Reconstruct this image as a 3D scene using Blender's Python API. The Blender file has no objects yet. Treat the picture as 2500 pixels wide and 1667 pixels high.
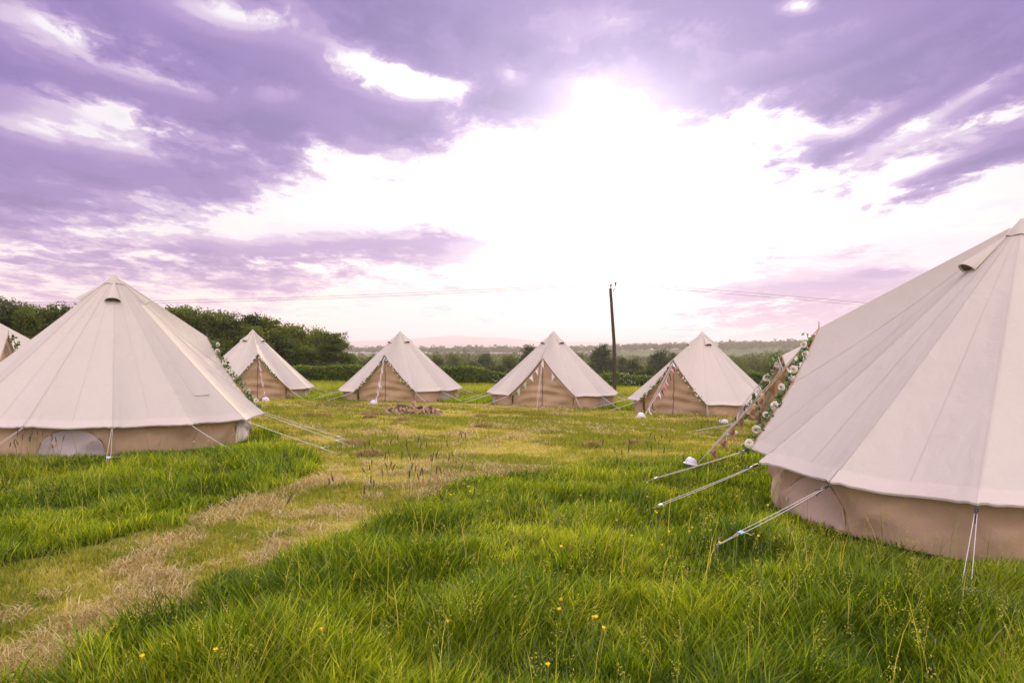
import bpy, math, random
import numpy as np
from mathutils import Matrix, Vector, Euler

C = bpy.context.scene.collection
R_ = math.radians
F_PX, HOR, CAMZ = 1850.0, 857.0, 1.68       # focal length and horizon of the 2500 px wide photograph

# ------------------------------------------------------------------ camera
cam_d = bpy.data.cameras.new('camera')
cam_d.sensor_width = 36.0
cam_d.lens = F_PX / 2500.0 * 36.0
cam_d.shift_y = (HOR - 833.5) / 2500.0
cam_d.clip_start = 0.05
cam_d.clip_end = 60000
cam = bpy.data.objects.new('camera', cam_d)
cam.location = (0, 0, CAMZ)
cam.rotation_euler = (R_(90), 0, 0)
C.objects.link(cam)
bpy.context.scene.camera = cam

# ------------------------------------------------------------------ exposure
vs = bpy.context.scene.view_settings
vs.view_transform = 'Standard'
vs.look = 'None'
vs.exposure = 0.0
vs.gamma = 1.0
vs.use_curve_mapping = False

SUN_AZ, SUN_EL = 7.5, 12.0                    # degrees: azimuth to the right of the view axis, elevation

# ------------------------------------------------------------------ sun
sd = bpy.data.lights.new('sun', 'SUN')
sd.energy = 5.0
sd.angle = R_(10)
sd.color = (1.0, 0.84, 0.62)
sun = bpy.data.objects.new('sun', sd)
sv = Vector((math.sin(R_(SUN_AZ)) * math.cos(R_(SUN_EL)), math.cos(R_(SUN_AZ)) * math.cos(R_(SUN_EL)), math.sin(R_(SUN_EL))))
sun.rotation_euler = sv.to_track_quat('Z', 'Y').to_euler()
sun.location = (5, 40, 30)
C.objects.link(sun)


# ------------------------------------------------------------------ small node language
class NT:
    def __init__(s, nt):
        s.nt = nt

    def node(s, t, **kw):
        n = s.nt.nodes.new(t)
        for k, v in kw.items():
            setattr(n, k, v)
        return n

    def put(s, sock, v):
        if isinstance(v, bpy.types.NodeSocket):
            s.nt.links.new(v, sock)
        else:
            sock.default_value = v

    def m(s, op, a, b=None, c=None, clamp=False):
        n = s.node('ShaderNodeMath', operation=op, use_clamp=clamp)
        s.put(n.inputs[0], a)
        if b is not None:
            s.put(n.inputs[1], b)
        if c is not None:
            s.put(n.inputs[2], c)
        return n.outputs[0]

    def add(s, *a):
        r = a[0]
        for q in a[1:]:
            r = s.m('ADD', r, q)
        return r

    def mul(s, a, b):
        return s.m('MULTIPLY', a, b)

    def sub(s, a, b):
        return s.m('SUBTRACT', a, b)

    def sstep(s, x, lo, hi, a=0.0, b=1.0):
        n = s.node('ShaderNodeMapRange', interpolation_type='SMOOTHSTEP')
        s.put(n.inputs[0], x)
        for i, v in enumerate((lo, hi, a, b)):
            s.put(n.inputs[i + 1], v)
        return n.outputs[0]

    def xyz(s, x, y, z):
        n = s.node('ShaderNodeCombineXYZ')
        s.put(n.inputs[0], x)
        s.put(n.inputs[1], y)
        s.put(n.inputs[2], z)
        return n.outputs[0]

    def noise(s, vec, scale, detail=4, rough=0.5, dist=0.0):
        n = s.node('ShaderNodeTexNoise')
        if vec is not None:
            s.put(n.inputs['Vector'], vec)
        n.inputs['Scale'].default_value = scale
        n.inputs['Detail'].default_value = detail
        n.inputs['Roughness'].default_value = rough
        n.inputs['Distortion'].default_value = dist
        return n.outputs[0]

    def ramp(s, x, stops, interp='LINEAR'):
        n = s.node('ShaderNodeValToRGB')
        cr = n.color_ramp
        cr.interpolation = interp
        while len(cr.elements) < len(stops):
            cr.elements.new(0.5)
        for e, (p, c) in zip(cr.elements, stops):
            e.position = p
            e.color = (c[0], c[1], c[2], 1)
        s.put(n.inputs[0], x)
        return n.outputs[0]

    def mix(s, fac, a, b, blend='MIX'):
        n = s.node('ShaderNodeMix', data_type='RGBA', blend_type=blend)
        s.put(n.inputs[0], fac)
        for i, v in ((6, a), (7, b)):
            if isinstance(v, tuple):
                v = (v[0], v[1], v[2], 1)
            s.put(n.inputs[i], v)
        return n.outputs[2]


# ------------------------------------------------------------------ world: physical sky behind layered cloud
def azel(px, py):
    u, v = (px - 1250) / F_PX, (HOR - py) / F_PX
    return math.degrees(math.atan(u)), math.degrees(math.atan(v / math.sqrt(1 + u * u)))


world = bpy.data.worlds.new('World')
bpy.context.scene.world = world
world.use_nodes = True
world.node_tree.nodes.clear()
W = NT(world.node_tree)
BG = 0.10
sky = W.node('ShaderNodeTexSky', sky_type='NISHITA')
sky.sun_disc = False
sky.sun_elevation = R_(SUN_EL)
sky.sun_rotation = R_(SUN_AZ)
tc = W.node('ShaderNodeTexCoord')
sp = W.node('ShaderNodeSeparateXYZ')
W.put(sp.inputs[0], tc.outputs['Generated'])
sx, sy, sz = sp.outputs
az = W.mul(W.m('ARCTAN2', sx, sy), 57.2958)
el = W.mul(W.m('ARCSINE', sz), 57.2958)
zz = W.m('MAXIMUM', W.m('ADD', sz, 0.10), 0.06)
cu, cv = W.m('DIVIDE', sx, zz), W.m('DIVIDE', sy, zz)
pl = W.xyz(W.mul(cu, 1.25), W.mul(cv, 0.62), 3.7)
n_big = W.noise(pl, 0.9, 7, 0.52, 0.35)
n_det = W.noise(W.xyz(W.mul(cu, 1.5), W.mul(cv, 0.9), 9.1), 2.6, 9, 0.58, 0.25)
n_fin = W.noise(W.xyz(W.mul(cu, 1.6), W.mul(cv, 1.1), 4.4), 7.0, 8, 0.62, 0.5)
n_hor = W.noise(W.xyz(W.mul(az, 0.05), W.mul(el, 0.26), 1.3), 2.2, 8, 0.6, 0.4)
# lower edge of the cloud deck, by azimuth
fc = W.node('ShaderNodeFloatCurve')
W.put(fc.inputs['Value'], W.m('MULTIPLY_ADD', az, 1 / 90.0, 0.5))
cm = fc.mapping.curves[0]
edge = [(-45, 9), (-34, 9.2), (-23, 8.4), (-18, 10.8), (-14, 13.6), (-8, 15.4), (0, 17.2), (4, 18.6), (9, 16.8), (16, 16.2), (21, 15.4), (27, 13.6), (34, 12.5), (45, 12)]
while len(cm.points) < len(edge):
    cm.points.new(0.5, 0.5)
for p, (a, e) in zip(cm.points, edge):
    p.location = (a / 90 + 0.5, e / 30)
fc.mapping.use_clip = False
fc.mapping.update()
eb = W.mul(fc.outputs[0], 30)
up = W.add(W.sub(el, eb), W.mul(W.sub(n_big, 0.5), 9.0), W.mul(W.sub(n_det, 0.5), 6.0), W.mul(W.sub(n_fin, 0.5), 2.5))
T = W.mul(W.sstep(up, -2.6, 3.4), 0.68)


def blob(px, py, rx, ry, rot, k):
    """A soft patch of thicker (k>0) or thinner (k<0) cloud at a direction; sizes in 1/1850 rad."""
    a0, e0 = azel(px, py)
    sa, se = rx / 32.3, ry / 32.3
    c, s_ = math.cos(R_(rot)), math.sin(R_(rot))
    da, de = W.sub(az, a0), W.sub(el, e0)
    u = W.mul(W.add(W.mul(da, c), W.mul(de, s_)), 1 / sa)
    v = W.mul(W.add(W.mul(da, -s_), W.mul(de, c)), 1 / se)
    u = W.add(u, W.mul(W.sub(n_det, 0.5), 2.6), W.mul(W.sub(n_fin, 0.5), 1.2))
    v = W.add(v, W.mul(W.sub(n_big, 0.5), 1.5), W.mul(W.sub(n_det, 0.5), 3.0), W.mul(W.sub(n_fin, 0.5), 1.8))
    q = W.add(W.mul(u, u), W.mul(v, v))
    return W.mul(W.m('EXPONENT', W.mul(q, -1.0)), k)


T = W.add(T,
          blob(905, 165, 150, 40, -16, -0.82), blob(1262, 178, 46, 28, -10, -0.5), blob(1345, 245, 150, 55, -6, 0.55), blob(1190, 280, 120, 34, -6, 0.3), blob(1760, 235, 260, 42, 3, 0.38), blob(2050, 255, 220, 40, 6, 0.3), blob(2350, 120, 330, 80, 6, 0.14), blob(1570, 650, 110, 120, 0, -0.35), blob(1330, 700, 120, 50, 0, 0.12), blob(1000, 200, 120, 28, -5, -0.6),
          blob(190, 120, 210, 48, -12, -0.42), blob(510, 35, 130, 40, -8, -0.48), blob(215, 275, 230, 32, -10, -0.6),
          blob(90, 315, 120, 28, -8, -0.5), blob(330, 365, 170, 22, -12, -0.3), blob(660, 225, 50, 26, 0, -0.35),
          blob(1960, 8, 55, 18, 0, -0.7), blob(2300, 290, 260, 20, 22, -0.45), blob(2420, 200, 130, 14, 24, -0.5), blob(2380, 305, 90, 20, 10, -0.55),
          blob(1580, 130, 220, 40, 12, -0.14), blob(1850, 165, 220, 30, 12, -0.12),
          blob(60, 180, 330, 45, -8, 0.22), blob(520, 120, 260, 60, -10, 0.14), blob(620, 310, 320, 60, -5, 0.1),
          blob(150, 470, 420, 60, -4, 0.12), blob(1150, 40, 300, 60, 0, 0.1), blob(1700, 60, 300, 70, 0, 0.16), blob(2250, 110, 280, 70, 10, 0.2),
          blob(1985, 380, 105, 36, -8, 0.75), blob(2230, 330, 220, 40, 20, 0.55), blob(2420, 385, 180, 26, 18, 0.55), blob(2110, 340, 130, 18, 22, 0.45), blob(2290, 425, 170, 14, 14, 0.4), blob(1850, 270, 120, 18, 5, 0.35),
          blob(300, 610, 560, 38, 0, 0.26), blob(860, 620, 430, 52, 3, 0.44), blob(1050, 590, 180, 26, 4, 0.3), blob(560, 690, 420, 26, 0, 0.22),
          blob(150, 720, 360, 50, 0, 0.20), blob(1930, 760, 240, 95, -4, 0.52), blob(2250, 700, 260, 90, 0, 0.25), blob(2140, 665, 50, 10, 0, 0.25))
T = W.add(T, blob(1120, 330, 170, 26, -4, 0.22), blob(760, 330, 200, 40, -10, 0.22), blob(420, 200, 90, 22, -8, -0.25), blob(90, 60, 120, 24, -6, -0.22), blob(300, 480, 220, 18, -3, -0.18), blob(1480, 60, 120, 22, 4, -0.2), blob(1290, 60, 70, 20, 0, -0.16), blob(2120, 150, 160, 16, 16, -0.2))
low = W.sstep(el, 13.0, 5.0)
T = W.add(T, W.mul(W.mul(W.sub(n_hor, 0.47), low), 0.65), W.mul(W.sub(n_det, 0.5), 0.95), W.mul(W.sub(n_fin, 0.5), 0.50), W.mul(W.sub(n_big, 0.5), 0.65))
# glow of the sun through the cloud
sdx, sdy, sdz = sv
ca = W.add(W.mul(sx, sdx), W.mul(sy, sdy), W.mul(sz, sdz))
ang = W.mul(W.m('ARCCOSINE', W.m('MINIMUM', ca, 0.99999)), 57.2958)
glow = W.m('EXPONENT', W.mul(W.mul(ang, ang), -1 / (6.2 ** 2)))
glow2 = W.m('EXPONENT', W.mul(W.mul(ang, ang), -1 / (17.0 ** 2)))
T = W.sub(T, W.add(W.mul(glow, 0.9), W.mul(glow2, 0.10)))
behind = W.sstep(sy, 0.25, -0.35)                # unseen sky at the photographer's back: bright cloud added to light the tent fronts
over = W.sstep(el, 32, 50)
Tb = W.add(0.30, W.mul(W.sub(n_big, 0.5), 0.9), W.mul(W.sub(n_det, 0.5), 0.3))
mb = W.m('MAXIMUM', behind, over)
T = W.add(W.mul(T, W.sub(1.0, mb)), W.mul(Tb, mb))
cloud = W.ramp(T, [(0.0, (1.0, 0.99, 1.0)), (0.13, (0.93, 0.89, 0.96)), (0.27, (0.67, 0.555, 0.77)), (0.46, (0.41, 0.30, 0.61)), (0.70, (0.275, 0.198, 0.51)), (1.0, (0.19, 0.145, 0.42))], 'EASE')
pink = W.mix(W.sstep(el, 10, 1.0), (1, 1, 1), (1.14, 1.0, 0.93))
cloud = W.mix(1.0, cloud, pink, 'MULTIPLY')
gl = W.add(W.mul(glow, 1.3), W.mul(glow2, 0.30))
cloud = W.mix(1.0, cloud, W.mix(gl, (0, 0, 0), (1.0, 0.95, 0.9)), 'ADD')
gain = W.add(1.0, W.mul(behind, 2.05), W.mul(over, 1.0))  # added boost: out-of-view sky acts as fill light on tents and grass
cloud = W.mix(mb, cloud, W.mix(1.0, cloud, (0.99, 1.05, 0.80), 'MULTIPLY'))  # warm tint added to the unseen fill sky
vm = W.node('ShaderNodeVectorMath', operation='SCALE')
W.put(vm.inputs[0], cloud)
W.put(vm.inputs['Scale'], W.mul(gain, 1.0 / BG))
clear = W.mul(W.sstep(T, 0.14, -0.05), W.sub(1.0, W.sstep(ang, 32, 18)))
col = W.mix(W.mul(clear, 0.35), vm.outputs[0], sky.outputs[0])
bg = W.node('ShaderNodeBackground')
W.put(bg.inputs['Color'], col)
bg.inputs['Strength'].default_value = BG
wo = W.node('ShaderNodeOutputWorld')
world.node_tree.links.new(bg.outputs[0], wo.inputs['Surface'])


# ------------------------------------------------------------------ numeric helpers
def vnoise(x, y, seed=0):
    x, y = np.asarray(x, float), np.asarray(y, float)
    xi, yi = np.floor(x).astype(np.int64), np.floor(y).astype(np.int64)
    fx, fy = x - xi, y - yi
    fx, fy = fx * fx * (3 - 2 * fx), fy * fy * (3 - 2 * fy)

    def hsh(a, b):
        n = (a * 374761393 + b * 668265263 + seed * 974634777) & 0x7fffffff
        n = ((n ^ (n >> 13)) * 1274126177) & 0x7fffffff
        n = n ^ (n >> 16)
        return (n & 0xffff) / 65535.0
    a, b = hsh(xi, yi), hsh(xi + 1, yi)
    c, d = hsh(xi, yi + 1), hsh(xi + 1, yi + 1)
    return (a * (1 - fx) + b * fx) * (1 - fy) + (c * (1 - fx) + d * fx) * fy


def fbm(x, y, seed=0, oct=4):
    r, a, t = 0, 1.0, 0
    for i in range(oct):
        r = r + a * vnoise(np.asarray(x) * 2 ** i + 17 * i, np.asarray(y) * 2 ** i - 31 * i, seed + i)
        t += a
        a *= 0.5
    return r / t


# tents: x, y, base height (camera at 1.68), heading of the door (degrees, 0 faces the camera)
TENTS = {
    1: (-7.42, 13.95, 0.07, 158.0), 2: (-11.56, 33.65, -0.39, 24.5), 3: (-4.86, 33.15, -0.46, -7.7), 4: (1.66, 31.0, -0.52, -13.0),
    5: (6.96, 27.9, -0.62, -38.4), 6: (7.9, 16.2, -0.36, -80.0), 7: (5.29, 7.85, 0.025, -144.2),
    8: (-12.95, 15.6, 0.08, 102.0), 9: (-15.9, 22.2, -0.02, 78.0),
}
_D = [0, 14, 22, 30, 46, 80, 200, 450, 700, 1100, 1500, 2200, 5000, 20000]
_Z = [0, 0, -0.2, -0.42, -0.5, -3.0, -8.6, -12.5, -11, -6.5, -1.5, -6, -20, -20]


def _h0(x, y):
    x, y = np.asarray(x, float), np.asarray(y, float)
    d = np.maximum(y, 0)
    z = (np.interp(d - 3, _D, _Z) + np.interp(d, _D, _Z) + np.interp(d + 3, _D, _Z)) / 3
    z = z - 0.018 * np.clip(x, -25, 25) * np.clip((y - 9) / 14, 0, 1)
    far = np.clip((np.hypot(x, y) - 120) / 400, 0, 1)
    z = z + far * (fbm(x / 260.0, y / 260.0, 5, 3) - 0.5) * 7 + far * np.clip((x - 60) / 400, 0, 1.5) * 10
    z = z + (1 - far) * (fbm(x / 1.7, y / 1.7, 3, 3) - 0.5) * 0.05
    return z


_tx = [(a, b, c - float(_h0(a, b))) for a, b, c, _ in TENTS.values()]


def hgt(x, y):
    z = _h0(x, y)
    for a, b, dz in _tx:
        z = z + dz * np.exp(-((x - a) ** 2 + (y - b) ** 2) / (2 * 2.4 ** 2))
    return z


def gpx(px, py, lift=0.0):
    """The point of the ground seen at a pixel of the photograph."""
    lo, hi = 1.2, 60.0
    for _ in range(50):
        d = 0.5 * (lo + hi)
        if CAMZ - (py - HOR) / F_PX * d > float(hgt((px - 1250) / F_PX * d, d)) + lift:
            lo = d
        else:
            hi = d
    x = (px - 1250) / F_PX * lo
    return Vector((x, lo, float(hgt(x, lo)) + lift))


# ------------------------------------------------------------------ mesh helpers
def mesh_np(name, V, polys, mats, attrs=None, smooth=False, midx=None):
    """polys: list of (n,k) index arrays."""
    me = bpy.data.meshes.new(name)
    V = np.asarray(V, np.float32)
    me.vertices.add(len(V))
    me.vertices.foreach_set('co', V.ravel())
    li = np.concatenate([p.ravel() for p in polys]).astype(np.int32)
    tot = np.concatenate([np.full(len(p), p.shape[1], np.int32) for p in polys])
    st = np.concatenate([[0], np.cumsum(tot)[:-1]]).astype(np.int32)
    me.loops.add(len(li))
    me.loops.foreach_set('vertex_index', li)
    me.polygons.add(len(tot))
    me.polygons.foreach_set('loop_start', st)
    me.polygons.foreach_set('loop_total', tot)
    if midx is not None:
        me.polygons.foreach_set('material_index', np.asarray(midx, np.int32))
    if smooth:
        me.polygons.foreach_set('use_smooth', np.ones(len(tot), bool))
    for k, v in (attrs or {}).items():
        a = me.attributes.new(k, 'FLOAT', 'POINT')
        a.data.foreach_set('value', np.asarray(v, np.float32))
    for m in mats:
        me.materials.append(m)
    me.update(calc_edges=True)
    return me


class MB:
    def __init__(s):
        s.v, s.f, s.m, s.sm = [], [], [], []

    def grid(s, P, m=0, smooth=True, flip=False):
        n0 = len(s.v)
        nu, nv = len(P), len(P[0])
        for row in P:
            s.v.extend([tuple(p) for p in row])
        for i in range(nu - 1):
            for j in range(nv - 1):
                q = (n0 + i * nv + j, n0 + i * nv + j + 1, n0 + (i + 1) * nv + j + 1, n0 + (i + 1) * nv + j)
                s.f.append(q[::-1] if flip else q)
                s.m.append(m)
                s.sm.append(smooth)

    def face(s, pts, m=0, smooth=False):
        n0 = len(s.v)
        s.v.extend([tuple(p) for p in pts])
        s.f.append(tuple(range(n0, n0 + len(pts))))
        s.m.append(m)
        s.sm.append(smooth)

    def tube(s, path, r, n=6, m=0, cap=True):
        path = [Vector(p) for p in path]
        rs = r if isinstance(r, (list, tuple)) else [r] * len(path)
        rings = []
        for i, p in enumerate(path):
            t = (path[min(i + 1, len(path) - 1)] - path[max(i - 1, 0)]).normalized()
            up = Vector((0, 0, 1)) if abs(t.z) < 0.9 else Vector((1, 0, 0))
            a = t.cross(up).normalized()
            b = t.cross(a).normalized()
            rings.append([p + (a * math.cos(2 * math.pi * k / n) + b * math.sin(2 * math.pi * k / n)) * rs[i] for k in range(n)])
        s.grid([rg + [rg[0]] for rg in rings], m)
        if cap:
            s.face(rings[0], m)
            s.face(rings[-1][::-1], m)

    def box(s, c, sx, sy, sz, M=None, m=0):
        c = Vector(c)
        vs_ = []
        for z in (-1, 1):
            for y in (-1, 1):
                for x in (-1, 1):
                    p = Vector((x * sx / 2, y * sy / 2, z * sz / 2))
                    if M is not None:
                        p = M @ p
                    vs_.append(c + p)
        for f in ((0, 2, 3, 1), (4, 5, 7, 6), (0, 1, 5, 4), (2, 6, 7, 3), (0, 4, 6, 2), (1, 3, 7, 5)):
            s.face([vs_[i] for i in f], m)

    def mesh(s, name, mats):
        me = bpy.data.meshes.new(name)
        me.from_pydata(s.v, [], s.f)
        for m in mats:
            me.materials.append(m)
        me.polygons.foreach_set('material_index', np.array(s.m, np.int32))
        me.polygons.foreach_set('use_smooth', np.array(s.sm, bool))
        me.update()
        return me


def put(name, me, parent=None):
    o = bpy.data.objects.new(name, me)
    C.objects.link(o)
    if parent is not None:
        o.parent = parent
    return o


def tag(o, label, cat, group=None):
    o['label'] = label
    o['category'] = cat
    if group:
        o['group'] = group
    return o


def kind(o, k):
    o['kind'] = k
    return o


def thing(name, label, cat, loc=(0, 0, 0), group=None):
    o = bpy.data.objects.new(name, None)
    o.empty_display_size = 0.2
    C.objects.link(o)
    o.location = loc
    return tag(o, label, cat, group)


# ------------------------------------------------------------------ materials
def newmat(name):
    m = bpy.data.materials.new(name)
    m.use_nodes = True
    m.node_tree.nodes.clear()
    n = NT(m.node_tree)
    out = n.node('ShaderNodeOutputMaterial')
    return m, n, out


def plain(name, col, rough=0.7, var=0.12, scale=20, bump=0.0, bscale=60, metallic=0.0, obj=True):
    m, n, out = newmat(name)
    t = n.node('ShaderNodeTexCoord')
    no = n.noise(t.outputs['Object'], scale, 4, 0.6)
    c = n.mix(no, tuple(x * (1 - var) for x in col), tuple(min(1, x * (1 + var)) for x in col))
    b = n.node('ShaderNodeBsdfPrincipled')
    n.put(b.inputs['Base Color'], c)
    b.inputs['Roughness'].default_value = rough
    b.inputs['Metallic'].default_value = metallic
    if bump:
        bp = n.node('ShaderNodeBump')
        bp.inputs['Strength'].default_value = bump
        bp.inputs['Distance'].default_value = 0.02
        n.put(bp.inputs['Height'], n.noise(t.outputs['Object'], bscale, 5, 0.6))
        n.put(b.inputs['Normal'], bp.outputs[0])
    m.node_tree.links.new(b.outputs[0], out.inputs[0])
    return m


def canvas(name, col, transl=0.12, fold=1.0):
    m, n, out = newmat(name)
    t = n.node('ShaderNodeTexCoord')
    ob = t.outputs['Object']
    big = n.noise(ob, 0.9, 5, 0.6, 0.3)
    fine = n.noise(ob, 26, 4, 0.6)
    stain = n.sstep(n.noise(ob, 2.3, 6, 0.65, 0.4), 0.60, 0.74)
    c = n.mix(big, tuple(x * 0.95 for x in col), tuple(min(1, x * 1.05) for x in col))
    c = n.mix(n.mul(stain, 0.18), c, (col[0] * 0.72, col[1] * 0.68, col[2] * 0.60))
    c = n.mix(n.mul(fine, 0.08), c, tuple(x * 0.8 for x in col))
    bp = n.node('ShaderNodeBump')
    bp.inputs['Strength'].default_value = 0.55
    bp.inputs['Distance'].default_value = 0.06 * fold
    mp = n.node('ShaderNodeMapping')
    mp.inputs['Scale'].default_value = (1.0, 1.0, 0.45)
    n.put(mp.inputs[0], ob)
    hh = n.add(n.mul(n.noise(mp.outputs[0], 2.4, 3, 0.5, 0.6), 1.0), n.mul(n.noise(mp.outputs[0], 7.5, 3, 0.5, 0.8), 0.28), n.mul(n.noise(ob, 240, 2, 0.5), 0.012))
    n.put(bp.inputs['Height'], hh)
    d = n.node('ShaderNodeBsdfPrincipled')
    n.put(d.inputs['Base Color'], c)
    d.inputs['Roughness'].default_value = 0.85
    d.inputs['Specular IOR Level'].default_value = 0.25
    d.inputs['Sheen Weight'].default_value = 0.05
    n.put(d.inputs['Normal'], bp.outputs[0])
    tr = n.node('ShaderNodeBsdfTranslucent')
    n.put(tr.inputs['Color'], c)
    mx = n.node('ShaderNodeMixShader')
    mx.inputs[0].default_value = transl
    m.node_tree.links.new(d.outputs[0], mx.inputs[1])
    m.node_tree.links.new(tr.outputs[0], mx.inputs[2])
    m.node_tree.links.new(mx.outputs[0], out.inputs[0])
    return m


def leafmat(name, stops, transl=0.4, gloss=0.06, tr_gain=(1.25, 1.25, 0.7)):
    m, n, out = newmat(name)
    at = n.node('ShaderNodeAttribute', attribute_name='tint')
    c = n.ramp(at.outputs['Fac'], stops)
    oi = n.node('ShaderNodeObjectInfo')             # every tree its own shade of green
    if 'woodland' in name or 'oak' in name:
        c = n.mix(1.0, c, n.ramp(oi.outputs['Random'], [(0, (0.60, 0.66, 0.75)), (0.5, (1.0, 1.0, 1.0)), (1, (1.5, 1.30, 1.0))]), 'MULTIPLY')
    d = n.node('ShaderNodeBsdfDiffuse')
    n.put(d.inputs['Color'], c)
    tr = n.node('ShaderNodeBsdfTranslucent')
    n.put(tr.inputs['Color'], n.mix(1.0, c, tr_gain, 'MULTIPLY'))
    g = n.node('ShaderNodeBsdfGlossy')
    g.inputs['Roughness'].default_value = 0.45
    g.inputs['Color'].default_value = (0.8, 0.85, 0.8, 1)
    m1, m2 = n.node('ShaderNodeMixShader'), n.node('ShaderNodeMixShader')
    m1.inputs[0].default_value = transl
    m2.inputs[0].default_value = gloss
    L = m.node_tree.links.new
    L(d.outputs[0], m1.inputs[1])
    L(tr.outputs[0], m1.inputs[2])
    L(m1.outputs[0], m2.inputs[1])
    L(g.outputs[0], m2.inputs[2])
    L(m2.outputs[0], out.inputs[0])
    return m


M_ROOF = canvas('cream_canvas', (0.63, 0.585, 0.48), 0.14, 0.8)
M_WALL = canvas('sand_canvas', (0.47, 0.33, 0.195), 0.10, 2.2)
M_SEAM = canvas('seam_canvas', (0.59, 0.535, 0.44), 0.10, 0.3)
M_HEM = canvas('hem_canvas', (0.67, 0.61, 0.51), 0.12, 0.6)
M_ZIP = plain('zip_tape', (0.22, 0.15, 0.10), 0.7)
M_MESH = plain('insect_mesh', (0.42, 0.365, 0.33), 0.8, 0.1, 30, 0.2, 200)
M_MESHT = plain('tan_insect_mesh', (0.46, 0.34, 0.25), 0.8, 0.1, 30, 0.2, 200)
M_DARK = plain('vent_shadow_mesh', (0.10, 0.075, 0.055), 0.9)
M_ROPE = plain('white_rope', (0.58, 0.55, 0.49), 0.8, 0.15, 120)
M_SLIDE = plain('pale_blue_plastic', (0.28, 0.45, 0.62), 0.4)
M_BLACK = plain('black_rubber', (0.02, 0.02, 0.022), 0.5)
M_STEEL = plain('peg_steel', (0.35, 0.35, 0.35), 0.4, metallic=0.8)
M_WHITE = plain('white_plastic', (0.62, 0.62, 0.66), 0.35, 0.04)
M_PETAL = plain('cream_petals', (0.80, 0.76, 0.62), 0.7, 0.08, 60)
M_PETC = plain('green_flower_centre', (0.40, 0.48, 0.12), 0.7)
M_YEL = plain('yellow_petals', (0.80, 0.60, 0.02), 0.5)
M_BARKPOLE = plain('weathered_pole_wood', (0.055, 0.036, 0.026), 0.85, 0.35, 8, 0.6, 40)
M_METAL = plain('dull_iron', (0.09, 0.08, 0.085), 0.5, metallic=0.5)
M_CERAM = plain('brown_insulator_glaze', (0.12, 0.08, 0.07), 0.25)
M_CABLE = plain('cable_sheath', (0.16, 0.13, 0.16), 0.6)
M_BARK = plain('log_bark', (0.10, 0.062, 0.038), 0.9, 0.4, 25, 0.8, 60)
M_CUT = plain('cut_wood', (0.46, 0.32, 0.19), 0.8, 0.2, 30)
M_TRUNK = plain('tree_bark', (0.085, 0.065, 0.05), 0.9, 0.4, 6, 0.6, 30)
M_BURLAP = plain('burlap', (0.50, 0.30, 0.12), 0.9, 0.2, 90, 0.4, 300)
M_PRINT = plain('dark_heart_print', (0.20, 0.15, 0.125), 0.9)
M_CHAR = plain('charcoal_cotton', (0.055, 0.045, 0.06), 0.9)
M_PINK = plain('pink_cotton', (0.75, 0.20, 0.28), 0.9)
M_COTT = plain('white_cotton', (0.72, 0.69, 0.70), 0.9, 0.05)
M_GREYC = plain('grey_print_cotton', (0.42, 0.38, 0.40), 0.9, 0.25, 60)
M_MINT = plain('mint_floral_cotton', (0.42, 0.58, 0.45), 0.9, 0.45, 45)
M_SPIKE = plain('seed_spike', (0.11, 0.06, 0.04), 0.9, 0.3, 80)
M_STALK = plain('seed_stalk', (0.20, 0.24, 0.07), 0.8)
M_GARL = leafmat('garland_leaf', [(0, (0.025, 0.065, 0.018)), (0.6, (0.06, 0.14, 0.03)), (1, (0.13, 0.24, 0.06))], 0.3, 0.06)
M_TREE = leafmat('woodland_leaf', [(0, (0.045, 0.070, 0.008)), (0.5, (0.090, 0.130, 0.014)), (1, (0.17, 0.205, 0.022))], 0.42, 0.015)
M_OAK = leafmat('oak_leaf', [(0, (0.042, 0.065, 0.011)), (0.5, (0.078, 0.110, 0.017)), (1, (0.13, 0.16, 0.025))], 0.40, 0.015)
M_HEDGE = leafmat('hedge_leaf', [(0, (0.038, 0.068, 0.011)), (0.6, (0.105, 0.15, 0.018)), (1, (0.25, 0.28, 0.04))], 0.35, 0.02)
M_BLOS = plain('white_blossom', (0.7, 0.66, 0.58), 0.8)
M_FARW = leafmat('far_leaf', [(0, (0.058, 0.080, 0.018)), (0.5, (0.105, 0.132, 0.028)), (1, (0.17, 0.19, 0.045))], 0.35, 0.0)
M_GRASS = leafmat('long_grass_blade', [(0, (0.040, 0.086, 0.002)), (0.35, (0.130, 0.210, 0.004)), (0.70, (0.290, 0.365, 0.012)), (0.93, (0.50, 0.52, 0.05)), (0.96, (0.36, 0.30, 0.11)), (1, (0.42, 0.33, 0.15))], 0.42, 0.02, (1.45, 1.40, 0.4))
M_MOWN = leafmat('mown_grass_blade', [(0, (0.15, 0.20, 0.010)), (0.36, (0.29, 0.29, 0.028)), (0.60, (0.45, 0.39, 0.07)), (0.82, (0.56, 0.47, 0.15)), (1, (0.70, 0.57, 0.27))], 0.38, 0.02, (1.2, 1.15, 0.6))
M_HAY = leafmat('dry_clipping', [(0, (0.27, 0.18, 0.07)), (0.4, (0.50, 0.39, 0.16)), (1, (0.70, 0.60, 0.32))], 0.3, 0.02, (1.1, 1.0, 0.9))


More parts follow.
